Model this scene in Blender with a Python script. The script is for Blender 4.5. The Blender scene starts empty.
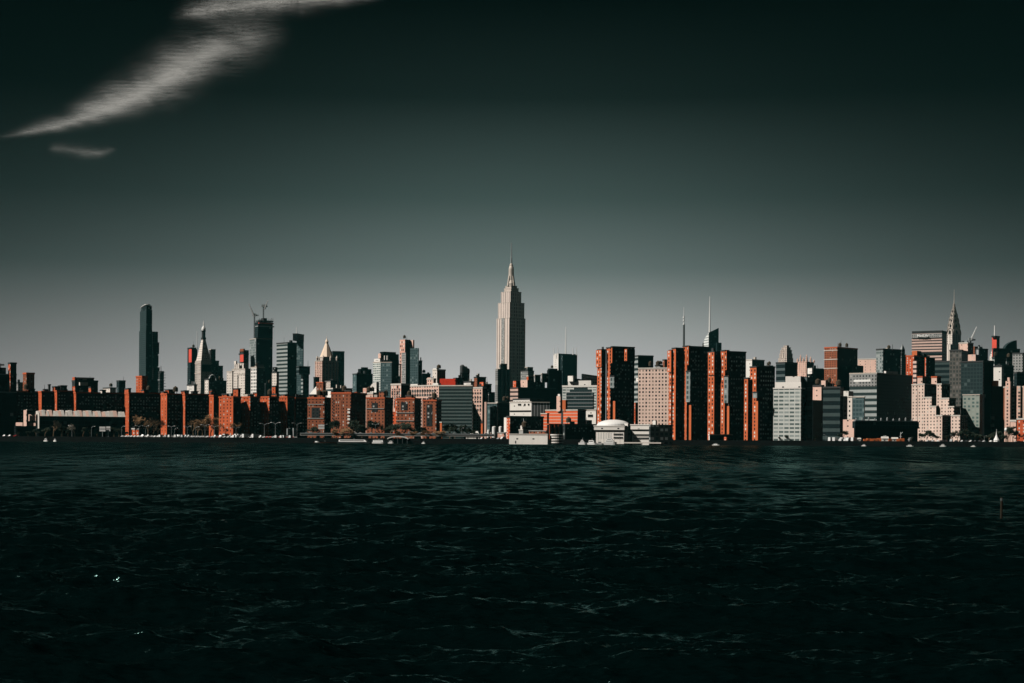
import bpy, math, random
import numpy as np
from mathutils import Vector
R = math.radians
SC = bpy.context.scene
COL = SC.collection
rnd = random.Random(7)

# ------------------------------------------------------------------ camera numbers
W, HPX = 1024, 683
F = 1540.0            # focal length in pixels
YH = 437.0            # image row of the horizon
HC = 6.0              # eye height above the river
ROLL = R(0.325)
TR = math.tan(ROLL)
GZ = 4.0              # level of the quay
SHORE = 1285.0
SUN_B, SUN_E = R(18), R(43)     # sun: azimuth towards the camera from due left, elevation

def ray(px, py):
    y = py - (px - 512) * TR
    x = px + (py - YH) * TR
    return (x - 512) / F, (YH - y) / F

def zat(px, py, Y):
    return HC + ray(px, py)[1] * Y

def xat(px, py, Y):
    return ray(px, py)[0] * Y

# ------------------------------------------------------------------ materials
MATS = {}
def new_mat(name):
    m = bpy.data.materials.new(name); m.use_nodes = True
    nt = m.node_tree; nt.nodes.clear()
    out = nt.nodes.new('ShaderNodeOutputMaterial')
    b = nt.nodes.new('ShaderNodeBsdfPrincipled')
    nt.links.new(b.outputs[0], out.inputs[0])
    MATS[name] = m
    return m, nt, b, out

def N(nt, t, **kw):
    n = nt.nodes.new(t)
    for k, v in kw.items():
        setattr(n, k, v)
    return n

def math_node(nt, op, a, b=None):
    n = nt.nodes.new('ShaderNodeMath'); n.operation = op
    for i, v in enumerate((a, b)):
        if v is None: continue
        if isinstance(v, (int, float)): n.inputs[i].default_value = v
        else: nt.links.new(v, n.inputs[i])
    return n.outputs[0]

def mix_col(nt, fac, a, b, mode='MIX'):
    n = nt.nodes.new('ShaderNodeMix'); n.data_type = 'RGBA'; n.blend_type = mode
    for idx, v in ((0, fac), (6, a), (7, b)):
        if isinstance(v, (int, float)): n.inputs[idx].default_value = v
        elif isinstance(v, tuple): n.inputs[idx].default_value = (*v, 1) if len(v) == 3 else v
        else: nt.links.new(v, n.inputs[idx])
    return n.outputs[2]

def plain(name, col, rough=.7, metal=0., vary=.18, scale=.08):
    m, nt, b, out = new_mat(name)
    geo = N(nt, 'ShaderNodeNewGeometry')
    no = N(nt, 'ShaderNodeTexNoise'); no.inputs['Scale'].default_value = scale; no.inputs['Detail'].default_value = 5
    nt.links.new(geo.outputs['Position'], no.inputs['Vector'])
    f = math_node(nt, 'MULTIPLY_ADD', no.outputs[0], vary * 2.4)
    f.node.inputs[2].default_value = 1 - vary * 1.2
    c = mix_col(nt, 1.0, col, f, 'MULTIPLY')
    nt.links.new(c, b.inputs['Base Color'])
    b.inputs['Roughness'].default_value = rough; b.inputs['Metallic'].default_value = metal; b.inputs['Specular IOR Level'].default_value = .15 if rough > .6 else .4
    return m

def facade(name, wall, glass=(.012, .018, .02), pu=3.2, pv=3.2, fu=.45, fv=.5, blind=.18, blindcol=(.45, .44, .4),
           rough=.75, grough=.12, vary=.15, spec=.04):
    """wall with a procedural grid of windows laid out in metres along each face"""
    m, nt, b, out = new_mat(name)
    uv = N(nt, 'ShaderNodeUVMap'); uv.uv_map = 'UVMap'
    sep = N(nt, 'ShaderNodeSeparateXYZ'); nt.links.new(uv.outputs[0], sep.inputs[0])
    oi = N(nt, 'ShaderNodeObjectInfo')
    ids, masks = [], []
    for o, p, f in ((0, pu, fu), (1, pv, fv)):
        s = math_node(nt, 'DIVIDE', sep.outputs[o], p)
        ids.append(math_node(nt, 'FLOOR', s))
        fr = math_node(nt, 'FRACT', s)
        d = math_node(nt, 'ABSOLUTE', math_node(nt, 'SUBTRACT', fr, .5))
        masks.append(math_node(nt, 'LESS_THAN', d, f / 2))
    mask = math_node(nt, 'MULTIPLY', masks[0], masks[1])
    comb = N(nt, 'ShaderNodeCombineXYZ')
    nt.links.new(ids[0], comb.inputs[0]); nt.links.new(ids[1], comb.inputs[1]); nt.links.new(oi.outputs['Random'], comb.inputs[2])
    wn = N(nt, 'ShaderNodeTexWhiteNoise'); wn.noise_dimensions = '3D'; nt.links.new(comb.outputs[0], wn.inputs['Vector'])
    isb = math_node(nt, 'LESS_THAN', wn.outputs['Value'], blind)
    gcol = mix_col(nt, isb, glass, blindcol)
    # weathered wall
    geo = N(nt, 'ShaderNodeNewGeometry')
    no = N(nt, 'ShaderNodeTexNoise'); no.inputs['Scale'].default_value = .06; no.inputs['Detail'].default_value = 6
    nt.links.new(geo.outputs['Position'], no.inputs['Vector'])
    no2 = N(nt, 'ShaderNodeTexNoise'); no2.inputs['Scale'].default_value = 1.0; no2.inputs['Detail'].default_value = 3
    mp = N(nt, 'ShaderNodeMapping'); mp.inputs['Scale'].default_value = (.5, .5, .06)
    nt.links.new(geo.outputs['Position'], mp.inputs[0]); nt.links.new(mp.outputs[0], no2.inputs['Vector'])
    s = math_node(nt, 'ADD', no.outputs[0], no2.outputs[0])
    s = math_node(nt, 'MULTIPLY_ADD', s, vary * 2); s.node.inputs[2].default_value = 1 - vary * 2
    ob = math_node(nt, 'MULTIPLY_ADD', oi.outputs['Random'], .16); ob.node.inputs[2].default_value = .92
    s = math_node(nt, 'MULTIPLY', s, ob)
    wcol = mix_col(nt, 1.0, wall, s, 'MULTIPLY')
    nt.links.new(mix_col(nt, mask, wcol, gcol), b.inputs['Base Color'])
    glassy = math_node(nt, 'MULTIPLY', mask, math_node(nt, 'SUBTRACT', 1.0, isb))
    rr = math_node(nt, 'MULTIPLY_ADD', glassy, grough - rough); rr.node.inputs[2].default_value = rough
    nt.links.new(rr, b.inputs['Roughness'])
    b.inputs['Specular IOR Level'].default_value = spec
    return m

BR = (.49, .105, .042)
facade('brick', BR, pu=4.2, pv=2.9, fu=.28, fv=.45, blind=.35, vary=.26)
facade('brick_sparse', BR, pu=7.0, pv=2.9, fu=.16, fv=.4, blind=.3, vary=.26)
facade('brick_bright', (.55, .105, .042), pu=4.0, pv=3.0, fu=.3, fv=.5, blind=.5, blindcol=(.6, .58, .53), vary=.26)
facade('brick_brown', (.29, .098, .052), pu=3.6, pv=2.9, fu=.3, fv=.5, blind=.12, vary=.26)
facade('brick_tower', (.52, .125, .05), pu=4.4, pv=3.1, fu=.36, fv=.55, blind=.42, blindcol=(.62, .6, .55), vary=.26)
facade('brick_blank', (.54, .14, .055), pu=20, pv=30, fu=.03, fv=.05, blind=.1, vary=.26)
facade('brick_striped', (.70, .14, .06), pu=400, pv=3.2, fu=1.0, fv=.2, blind=1., blindcol=(.62, .46, .38))
facade('red_paint', (.62, .05, .025), pu=40, pv=30, fu=.02, fv=.05)
facade('limestone', (.62, .52, .45), pu=3.2, pv=3.6, fu=.36, fv=.5, blind=.1)
facade('esb_stone', (.74, .62, .55), pu=4.6, pv=60, fu=.32, fv=.995, blind=0., glass=(.36, .31, .28), rough=.6)
facade('white_stone', (.74, .66, .59), pu=4.2, pv=4.2, fu=.30, fv=.42, blind=.2)
facade('white_panel', (.78, .74, .69), pu=16, pv=4.2, fu=.5, fv=.12, blind=.1)
facade('white_plain', (.80, .76, .70), pu=14, pv=9, fu=.12, fv=.12, blind=.2, vary=.1)
facade('pink_grid', (.76, .56, .47), pu=3.3, pv=3.5, fu=.5, fv=.5, blind=.5, blindcol=(.30, .23, .18))
facade('pink_stone', (.72, .47, .38), pu=3.6, pv=3.2, fu=.38, fv=.5, blind=.15)
facade('pink_plain', (.74, .50, .41), pu=9, pv=5, fu=.15, fv=.25, blind=.15)
facade('pink_rib', (.66, .46, .39), pu=400, pv=5.6, fu=1., fv=.42, blind=0., glass=(.06, .05, .05))
facade('pink_strip', (.72, .40, .31), pu=4.0, pv=6.0, fu=.55, fv=.5, blind=.5, blindcol=(.7, .62, .55))
facade('tan_column', (.66, .44, .35), pu=4.6, pv=3.3, fu=.42, fv=.55, blind=.2)
facade('terrace_stone', (.76, .58, .49), pu=3.3, pv=3.1, fu=.34, fv=.45, blind=.2)
facade('dark_or_shaded_brick', (.030, .032, .032), pu=3.8, pv=3.1, fu=.4, fv=.5, blind=.22, blindcol=(.4, .4, .38))  # also the sunless sides of brick blocks, their shade put into the colour
facade('deep_teal', (.035, .056, .057), pu=3.0, pv=3.6, fu=.8, fv=.7, glass=(.02, .034, .036), blind=.06, blindcol=(.07, .10, .10), grough=.3)
facade('hospital_band', (.10, .135, .13), pu=400, pv=3.6, fu=1., fv=.6, glass=(.02, .032, .032), blind=0.)
facade('floor_band', (.055, .078, .077), pu=400, pv=7.0, fu=1., fv=.55, glass=(.012, .02, .022), blind=0.)
facade('brown_glass', (.11, .105, .095), pu=3.4, pv=4.4, fu=.6, fv=.6, glass=(.05, .055, .052), blind=.2, blindcol=(.16, .15, .14), grough=.3)
facade('esb_side', (.74, .62, .55), pu=5.5, pv=8.0, fu=.55, fv=.7, blind=.1, glass=(.22, .2, .19), rough=.6)
facade('dark_grid', (.045, .052, .052), pu=4.0, pv=3.6, fu=.6, fv=.6, blind=.25, blindcol=(.3, .32, .31))
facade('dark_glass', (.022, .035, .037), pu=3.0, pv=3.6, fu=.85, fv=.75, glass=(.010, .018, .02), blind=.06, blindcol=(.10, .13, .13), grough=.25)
facade('black_glass_or_shade', (.010, .014, .015), pu=3.0, pv=3.6, fu=.9, fv=.8, glass=(.006, .009, .01), blind=.02, grough=.3)  # also stands for sunless walls of pale blocks, with shade as its colour
facade('teal_glass', (.10, .15, .155), pu=3.0, pv=3.8, fu=.8, fv=.7, glass=(.05, .085, .09), blind=.15, blindcol=(.18, .24, .24), grough=.3)
facade('teal_band', (.20, .25, .25), pu=400, pv=7.5, fu=1., fv=.55, glass=(.02, .035, .036), blind=0.)
facade('dim_band', (.085, .11, .112), pu=400, pv=8.0, fu=1., fv=.6, glass=(.012, .02, .022), blind=0.)
facade('grey_band', (.34, .37, .36), pu=400, pv=6.4, fu=1., fv=.5, glass=(.03, .045, .045), blind=0.)
facade('grey_glass', (.24, .27, .265), pu=3.4, pv=4.4, fu=.6, fv=.6, glass=(.06, .085, .085), blind=.25, blindcol=(.35, .38, .37), grough=.3)
facade('pale_tile', (.62, .64, .60), pu=4.6, pv=3.3, fu=.82, fv=.5, glass=(.11, .145, .138), blind=.3, blindcol=(.30, .34, .325), grough=.3)
facade('green_tile', (.27, .30, .265), pu=4.0, pv=3.6, fu=.55, fv=.55, glass=(.10, .15, .14), blind=.3, blindcol=(.3, .34, .3), grough=.3)
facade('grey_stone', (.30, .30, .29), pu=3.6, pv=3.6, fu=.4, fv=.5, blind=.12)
facade('grey_rib', (.52, .53, .52), pu=3.4, pv=60, fu=.5, fv=.995, glass=(.08, .09, .09), blind=0.)
facade('lattice', (.78, .74, .69), pu=4.2, pv=5.2, fu=.58, fv=.6, glass=(.05, .07, .07), blind=.1)
facade('crown_band', (.66, .68, .66), pu=400, pv=6.0, fu=1., fv=.3, glass=(.2, .23, .23), blind=0.)
facade('school_wall', (.80, .75, .69), pu=4.6, pv=30, fu=.05, fv=.96, glass=(.3, .27, .24), blind=0.)
plain('roof_dark', (.035, .036, .036), .9)
plain('roof_pale', (.62, .59, .54), .8, vary=.25, scale=.3)
plain('parapet_stone', (.50, .44, .38), .8)
plain('parapet_brick', BR, .8)
plain('parapet_dark', (.05, .052, .052), .8)
plain('steel_pale', (.72, .73, .72), .5)
plain('steel_dark', (.06, .065, .065), .5)
plain('steel_grey', (.25, .27, .27), .5)
plain('gold_leaf', (.78, .60, .45), .5, .0)
plain('copper_pale', (.66, .57, .49), .5, .1)
plain('nickel_steel', (.60, .52, .45), .4, .3)
plain('white_paint', (.80, .79, .76), .5, vary=.08)
plain('orange_paint', (.65, .16, .045), .6)
plain('red_netting', (.70, .09, .06), .8)
plain('concrete', (.36, .35, .33), .85, vary=.25, scale=.2)
plain('concrete_pale', (.60, .55, .49), .85, vary=.2, scale=.2)
plain('asphalt', (.05, .05, .05), .9)
plain('quay_stone', (.007, .008, .008), .95, vary=.4, scale=.25)
plain('land', (.030, .030, .027), .95, vary=.4, scale=.05)
plain('bark', (.17, .115, .07), .9)
plain('twigs_brown', (.30, .17, .085), .9, vary=.3)
plain('twigs_grey', (.26, .24, .19), .9, vary=.3)
plain('leaf_dark', (.030, .040, .026), .9, vary=.5, scale=.4)
plain('wood_old', (.06, .045, .03), .9, vary=.35, scale=3)
plain('wood_wet', (.020, .015, .009), .7, vary=.35, scale=3)
plain('window_glass', (.015, .02, .022), .12, vary=.05)
plain('window_blind', (.58, .58, .55), .6, vary=.3, scale=.4)
plain('window_pale', (.80, .79, .74), .5, vary=.3, scale=.4)
plain('window_dark', (.03, .028, .027), .25, vary=.3)
for nm, c in (('car_white', (.75, .75, .73)), ('car_silver', (.45, .46, .46)), ('car_black', (.02, .02, .022)), ('car_red', (.42, .04, .03))):
    plain(nm, c, .3, vary=.02)

# ------------------------------------------------------------------ mesh helper
class MB:
    def __init__(s):
        s.v, s.f, s.uv, s.mi = [], [], [], []
    def face(s, idx, uv=None, mi=0):
        s.f.append(idx); s.uv.append(uv or [(0, 0)] * len(idx)); s.mi.append(mi)
    def prism(s, pts, z0, z1, top=None, cap=True, bottom=False, mi=0, capmi=None):
        """pts: CCW footprint; top: optional footprint of the upper rim"""
        top = top or pts; n = len(pts); b = len(s.v)
        s.v += [(x, y, z0) for x, y in pts] + [(x, y, z1) for x, y in top]
        for i in range(n):
            j = (i + 1) % n
            L = math.hypot(pts[j][0] - pts[i][0], pts[j][1] - pts[i][1])
            s.face([b + i, b + j, b + n + j, b + n + i], [(0, z0), (L, z0), (L, z1), (0, z1)], mi)
        if cap: s.face([b + n + i for i in range(n)], None, mi if capmi is None else capmi)
        if bottom: s.face([b + i for i in reversed(range(n))], None, mi)
    def box(s, x0, x1, y0, y1, z0, z1, mi=0, bottom=True):
        s.prism([(x0, y0), (x1, y0), (x1, y1), (x0, y1)], z0, z1, bottom=bottom, mi=mi)
    def tube(s, p, q, r0, r1=None, n=6, mi=0, cap=True):
        r1 = r0 if r1 is None else r1
        p, q = Vector(p), Vector(q); d = (q - p)
        if d.length < 1e-6: return
        d.normalize()
        a = d.orthogonal().normalized(); c = d.cross(a); b = len(s.v)
        for P, r in ((p, r0), (q, r1)):
            for i in range(n):
                t = 2 * math.pi * i / n
                s.v.append(tuple(P + a * (r * math.cos(t)) + c * (r * math.sin(t))))
        for i in range(n):
            j = (i + 1) % n
            s.face([b + i, b + j, b + n + j, b + n + i], None, mi)
        if cap:
            s.face([b + n + i for i in range(n)], None, mi); s.face([b + i for i in reversed(range(n))], None, mi)
    def lathe(s, cx, cy, prof, n=16, mi=0):
        b = len(s.v)
        for r, z in prof:
            for i in range(n):
                t = 2 * math.pi * i / n
                s.v.append((cx + r * math.cos(t), cy + r * math.sin(t), z))
        for k in range(len(prof) - 1):
            for i in range(n):
                j = (i + 1) % n
                L = 2 * math.pi * prof[k][0] / n
                s.face([b + k * n + i, b + k * n + j, b + (k + 1) * n + j, b + (k + 1) * n + i],
                       [(i * L, prof[k][1]), ((i + 1) * L, prof[k][1]), ((i + 1) * L, prof[k + 1][1]), (i * L, prof[k + 1][1])], mi)
        s.face([b + (len(prof) - 1) * n + i for i in range(n)], None, mi)
    def mesh(s, name, mat):
        me = bpy.data.meshes.new(name); me.from_pydata(s.v, [], s.f); me.materials.append(MATS[mat]); me.update()
        return me
    def build(s, name, mats, parent=None, origin=(0, 0, 0)):
        me = bpy.data.meshes.new(name)
        ox, oy, oz = origin
        me.from_pydata([(x - ox, y - oy, z - oz) for x, y, z in s.v], [], s.f)
        uvl = me.uv_layers.new(name='UVMap')
        flat = [c for f in s.uv for p in f for c in p]
        uvl.data.foreach_set('uv', flat)
        for m in ([mats] if isinstance(mats, str) else mats): me.materials.append(MATS[m])
        me.polygons.foreach_set('material_index', s.mi)
        me.update()
        o = bpy.data.objects.new(name, me); COL.objects.link(o)
        if parent: o.parent = parent
        return o

def tag(o, label=None, cat=None, group=None, kind=None):
    if label: o['label'] = label
    if cat: o['category'] = cat
    if group: o['group'] = group
    if kind: o['kind'] = kind
    return o

def root(name, loc, label, cat, group=None):
    o = bpy.data.objects.new(name, None); o.location = loc; o.empty_display_size = 5; COL.objects.link(o)
    return tag(o, label, cat, group, 'thing')

# ------------------------------------------------------------------ buildings
class Blk:
    """a rotated box found from three picture columns: far left end, near corner, far right end"""
    def __init__(s, xl, xc, xr, yt, Y, al, yb=None, zb=None, dmin=6.0):
        az = math.degrees(math.atan(ray(xc, yt)[0]))      # keep both faces clear of the line of sight
        al = R(min(max(al, 11 - az), 75 - az)); s.al = al
        tc, _ = ray(xc, yt); tl, _ = ray(xl, yt); tr, _ = ray(xr, yt)
        s.C = (tc * Y, Y); s.Y = Y
        sa, ca = math.sin(al), math.cos(al)
        s.dL, s.dR = (-sa, ca), (ca, sa)
        s.a = (s.C[0] - tl * Y) / (sa + tl * ca) if xl < xc else 0
        s.b = (tr * Y - s.C[0]) / (ca - tr * sa) if xr > xc else 0
        if s.a < dmin: s.a = max(s.a, dmin) if xl >= xc - .01 else s.a
        if s.b < dmin: s.b = max(s.b, dmin) if xr <= xc + .01 else s.b
        s.z1 = zat(xc, yt, Y)
        s.z0 = zb if zb is not None else (zat(xc, yb, Y) if yb is not None else GZ)
        s.k = Y / F
    def P(s, u, v):       # u metres along the right face, v metres along the left face, from the near corner
        return (s.C[0] + s.dR[0] * u + s.dL[0] * v, s.C[1] + s.dR[1] * u + s.dL[1] * v)
    def rect(s, u0=None, u1=None, v0=None, v1=None, grow=0):
        u0 = 0 if u0 is None else u0; v0 = 0 if v0 is None else v0
        u1 = s.b if u1 is None else u1; v1 = s.a if v1 is None else v1
        g = grow
        return [s.P(u0 - g, v0 - g), s.P(u1 + g, v0 - g), s.P(u1 + g, v1 + g), s.P(u0 - g, v1 + g)]

PIECES = 0
class Bld:
    def __init__(s, name, cat, label, mat, al, Y, xl, xc, xr, yt, group=None, cap='parapet_dark', lip=1.1, clutter=0, bands=0, piers=0,
                 pmat=None, rmat=None, part='wall', yb=None, raw=False):
        al = al if raw else max(al, 20)
        k = s.blk = Blk(xl, xc, xr, yt, Y, al, yb=yb)
        s.Y, s.al = Y, al
        s.o = (k.C[0], k.C[1], GZ)
        s.root = root(name, s.o, label, cat, group)
        s.rs = random.Random(sum(map(ord, label)))
        s.walls(k, mat, part, cap, lip, bands, piers, pmat, rmat)
        if clutter: s.clutter(k, clutter)
    def walls(s, k, mat, part='wall', cap='parapet_dark', lip=1.1, bands=0, piers=0, pmat=None, rmat=None):
        m = MB(); mats = [mat, 'roof_dark']
        pts = k.rect(); b = len(m.v)
        if rmat:        # the face turned from the sun often takes a darker material, shade in its colour
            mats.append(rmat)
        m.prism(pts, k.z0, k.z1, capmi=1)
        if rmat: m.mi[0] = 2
        if bands:
            mats.append(pmat or 'parapet_stone'); mi = len(mats) - 1
            z = k.z1 - bands * .5
            while z > k.z0 + bands:
                m.prism(k.rect(grow=.45), z, z + bands * .34, bottom=True, mi=mi); z -= bands
        if piers:
            mats.append(pmat or mat); mi = len(mats) - 1
            for L, fn in ((k.b, lambda t, w, d: [k.P(t - w, -d * .2), k.P(t + w, -d * .2), k.P(t + w, .05), k.P(t - w, .05)]),
                          (k.a, lambda t, w, d: [k.P(-d, t + w), k.P(-d, t - w), k.P(.05, t - w), k.P(.05, t + w)])):
                n = max(2, int(round(L / piers)))
                for i in range(n + 1):
                    w = min(piers * .16, 1.2)
                    m.prism(fn(min(max(L * i / n, w + .02), L - w - .02), w, .7), k.z0, k.z1 + .6, mi=mi)
        o = m.build(part, mats, s.root, s.o)
        if cap:
            c = MB(); g = .35
            c.prism(k.rect(grow=g), k.z1 - .6, k.z1 + lip, bottom=True)
            c.build('parapet', cap, s.root, s.o)
        return k
    def part(s, name, mat, xl, xc, xr, yt, yb=None, dY=0, al=None, cap=None, lip=.8, bands=0, piers=0, pmat=None, rmat=None, sink=.4):
        k = Blk(xl, xc, xr, yt, s.Y + dY, s.al if al is None else al, yb=yb, dmin=3.0)
        if yb is not None: k.z0 -= sink
        return s.walls(k, mat, name, cap, lip, bands, piers, pmat, rmat)
    def clutter(s, k, n):
        for i in range(n):
            t = s.rs.random(); u = k.b * (.08 + .7 * s.rs.random()); v = k.a * (.1 + .6 * s.rs.random())
            w = min(k.b * .2, 2 + 4 * s.rs.random()); d = min(k.a * .3, 2 + 4 * s.rs.random()); h = (1 + 2.6 * s.rs.random()) * k.k + .5
            if w < .8 or d < .8: continue
            m = MB()
            if t < .45:
                m.prism([k.P(u, v), k.P(u + w, v), k.P(u + w, v + d), k.P(u, v + d)], k.z1 + .02, k.z1 + h + .5)
                m.build('rooftop_box', s.rs.choice(['parapet_dark', 'steel_grey', 'parapet_stone', 'roof_dark']), s.root, s.o)
            elif t < .75:
                c = k.P(u, v); r = 1.6 + 1.2 * s.rs.random()
                for q in range(4):
                    a = math.pi / 4 + q * math.pi / 2
                    m.tube((c[0] + r * .7 * math.cos(a), c[1] + r * .7 * math.sin(a), k.z1), (c[0] + r * .7 * math.cos(a), c[1] + r * .7 * math.sin(a), k.z1 + 2.6), .18, n=4)
                m.lathe(c[0], c[1], [(r * .9, k.z1 + 2.4), (r, k.z1 + 2.5), (r * .97, k.z1 + 6), (.1, k.z1 + 7.6)], 10)
                m.build('water_tank', 'wood_old', s.root, s.o)
            else:
                c = k.P(u, v)
                m.tube((*c, k.z1), (*c, k.z1 + h * 1.8 + 2), .35, .12, 5)
                m.build('antenna', 'steel_dark', s.root, s.o)
    def mast(s, name, mat, px, y0, y1, wpx, w1px=None, dY=0, n=6):
        Y = s.Y + dY; k = Y / F
        m = MB(); x = xat(px, y1, Y)
        m.tube((x, Y, zat(px, y0, Y) - .5), (x, Y, zat(px, y1, Y)), wpx * k / 2, (w1px if w1px is not None else wpx) * k / 2, n)
        return m.build(name, mat, s.root, s.o)
    def windows(s, face, cols, rows, mat, y0=None, y1=None, size=(1.6, 1.8), k=None, u0=.06, u1=.94, keep=1., mats=None):
        """separate window parts on one face of a block: each is a frame with its pane in it"""
        k = k or s.blk
        za = zat(512 + k.C[0] / k.Y * F, y0, k.Y) if y0 else k.z1 - 3
        zb = zat(512 + k.C[0] / k.Y * F, y1, k.Y) if y1 else k.z0 + 4
        L = k.b if face == 'R' else k.a
        w, h = size
        me = {}
        for mt in (mats or [mat]):
            m = MB(); m.box(-w / 2, w / 2, -.12, .06, -h / 2, h / 2)
            bm = bpy.data.meshes.new('window'); bm.from_pydata(m.v, [], m.f); bm.materials.append(MATS[mt]); bm.update(); me[mt] = bm
        rot = k.al
        for r in range(rows):
            for c in range(cols):
                if s.rs.random() > keep: continue
                t = L * (u0 + (u1 - u0) * ((c + .5) / cols))
                z = za + (zb - za) * ((r + .5) / rows)
                p = k.P(t, 0) if face == 'R' else k.P(0, t)
                o = bpy.data.objects.new('window', me[s.rs.choice(mats or [mat])])
                COL.objects.link(o); o.parent = s.root
                o.location = (p[0] - s.o[0], p[1] - s.o[1], z - s.o[2])
                o.rotation_euler = (0, 0, rot if face == 'R' else rot - math.pi / 2)
                if w > 1.7:      # large enough to show its pane
                    if 'pane' not in me:
                        m = MB(); m.box(-w / 2 + .16, w / 2 - .16, -.15, -.10, -h / 2 + .14, h / 2 - .14); me['pane'] = m.mesh('pane', 'window_glass')
                        m = MB(); m.box(-w / 2 - .1, w / 2 + .1, -.3, -.121, -h / 2 - .16, -h / 2 + .02); me['sill'] = m.mesh('sill', 'concrete_pale')
                    for nm in ('pane', 'sill'):
                        q = bpy.data.objects.new(nm, me[nm]); COL.objects.link(q); q.parent = o
# ================================================================== THE CITY
# ---- far row, from the left
b = Bld('apartment_tower', 'building', 'small dark flat-topped block behind the brick tower near the glass office', 'grey_stone', 30, 2000, 15, 18, 23, 383, clutter=1)
b.part('penthouse', 'dark_or_shaded_brick', 17.5, 18.2, 20, 379.5, 383.2, dY=3)
b = Bld('brick_tower', 'building', 'short brick tower rising alone just behind the long dark brick row', 'brick_brown', 38, 1560, 23, 26.5, 34.5, 373.5, cap='parapet_brick')
b = Bld('apartment_block', 'building', 'dark stepped apartment block with a pale sloping terrace streak on its front', 'dark_or_shaded_brick', 30, 1620, 72, 75, 98, 381, clutter=4)
b.part('setback', 'dark_or_shaded_brick', 74.5, 76, 94, 378, 381.3, dY=3, cap='parapet_stone')
b.part('penthouse', 'brick', 72.3, 74.6, 76, 377, 381.3, dY=1)
b.part('terrace', 'concrete_pale', 79, 80, 88, 382.2, 385, dY=-2.5, cap=None)
b = Bld('office_block', 'building', 'low white block with sloped roof among distant rooftops beside a dark box', 'white_stone', 40, 2300, 103, 110, 116, 388, clutter=2)
b = Bld('office_block', 'building', 'dark box tower with thin pale edge above the long brick row', 'dark_glass', 35, 2250, 116.5, 119, 125.5, 381, clutter=1)
b = Bld('brick_tower', 'building', 'brick tower at the foot of the tall dark glass skyscraper', 'brick', 45, 1560, 136, 142, 147.5, 376.5, cap='parapet_brick', lip=.8)
b = Bld('apartment_tower', 'building', 'slender stacked tower whose dark box storeys jut out beside the tallest glass skyscraper', 'dark_glass', 32, 2690, 151, 153, 158, 331.5, cap=None)
for i, (x0, x1, y0, y1) in enumerate(((152, 159.2, 342.5, 354), (151.5, 158.6, 355.5, 366), (152.5, 159.6, 367.5, 379), (151, 158.8, 380.5, 396))):
    b.part('stacked_box', 'dark_glass', x0 - 1, x0 + 1, x1, y0, y1, dY=-4 - i, cap='parapet_dark', lip=.5, sink=0)
b = Bld('unfinished_tower', 'building', 'thin dark tower under construction with ragged scaffold ticks along its edge', 'dark_grid', 30, 2500, 158.5, 160, 164, 371, cap=None)
m = MB(); k = b.blk
for i in range(9):
    z = k.z1 - 2 - i * 4.6; m.prism(k.rect(u1=k.b + 1.2 + (i % 3) * .8, grow=.6), z, z + .7, bottom=True)
m.build('scaffold', 'steel_dark', b.root, b.o); b.mast('hoist_mast', 'steel_dark', 161, 373, 366, 1.0, .6)
# tall glass skyscraper with a curved white crown rim
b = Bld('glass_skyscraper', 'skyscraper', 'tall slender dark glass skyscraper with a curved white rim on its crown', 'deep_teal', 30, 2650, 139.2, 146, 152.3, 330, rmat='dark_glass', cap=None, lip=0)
k0 = b.blk
k = b.part('shaft', 'deep_teal', 140, 146.3, 152.2, 310, 330.3, dY=2, rmat='dark_glass')
k = b.part('crown_block', 'dark_glass', 141, 146.5, 151.8, 306, 310.2, dY=5, rmat='black_glass_or_shade')
m = MB()
pts = [(0.02, -.02), (.6, -.02), (1.0, -.02), (1.02, .3), (1.02, .8)]
for side in (0, 1):
    prev = None
    for i in range(9):
        t = i / 8
        p = k.P(k.b * t, -.6) if side == 0 else k.P(-.6, k.a * t)
        z = k.z1 + 2.6 - 3.4 * t ** 2
        q = (*p, z)
        if prev: m.tube(prev, q, .75, n=5)
        prev = q
m.build('crown_rim', 'white_paint', b.root, b.o)
m = MB(); m.prism(k.rect(u0=1, u1=k.b * .7, v0=1, v1=k.a * .7), k.z1, k.z1 + 3.5); m.build('rooftop_box', 'roof_dark', b.root, b.o)

# ---- clock tower group
b = Bld('apartment_tower', 'building', 'dark glass tower with red netting near its top, half hidden by the pyramid-roofed clock tower', 'dark_glass', 35, 2900, 187.5, 190.5, 197.5, 348, clutter=2)
b.part('netting', 'red_netting', 188.8, 191.6, 191.9, 349, 362, dY=-9, cap=None)
b.mast('antenna', 'steel_pale', 197, 349, 331, .9, .4)
b = Bld('office_block', 'building', 'dark stepped office block rising behind the clock tower shaft', 'dark_or_shaded_brick', 30, 2870, 207, 210, 219, 361, clutter=2)
b.part('setback', 'dark_or_shaded_brick', 209, 211, 215.6, 349.5, 361.2, dY=4, cap='parapet_stone')
b.part('wing', 'dark_or_shaded_brick', 216, 218, 223, 366, dY=6, cap='parapet_stone')
T = b = Bld('clock_tower', 'tower', 'pale clock tower with steep pyramid roof, gold cupola and thin spire', 'white_stone', 33, 2780, 195.6, 201.2, 211.3, 361, rmat='white_stone', cap='parapet_stone', lip=1.2, piers=6, pmat='white_stone')
k = b.blk
m = MB()
for i in range(5):
    t = k.b * (.14 + .18 * i); p = [k.P(t - 2.2, -.9), k.P(t + 2.2, -.9), k.P(t + 2.2, .1), k.P(t - 2.2, .1)]
    m.prism(p, k.z1 - 19, k.z1 - 6, bottom=True)
m.build('loggia', 'black_glass_or_shade', b.root, b.o)
m = MB(); m.prism(k.rect(grow=1.2), k.z1 - 22.5, k.z1 - 20.8, bottom=True); m.prism(k.rect(grow=1.2), k.z1 - 4.5, k.z1 - 3, bottom=True)
m.build('cornice', 'limestone', b.root, b.o)
cx, cy = [sum(p[i] for p in k.rect()) / 4 for i in (0, 1)]
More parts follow.
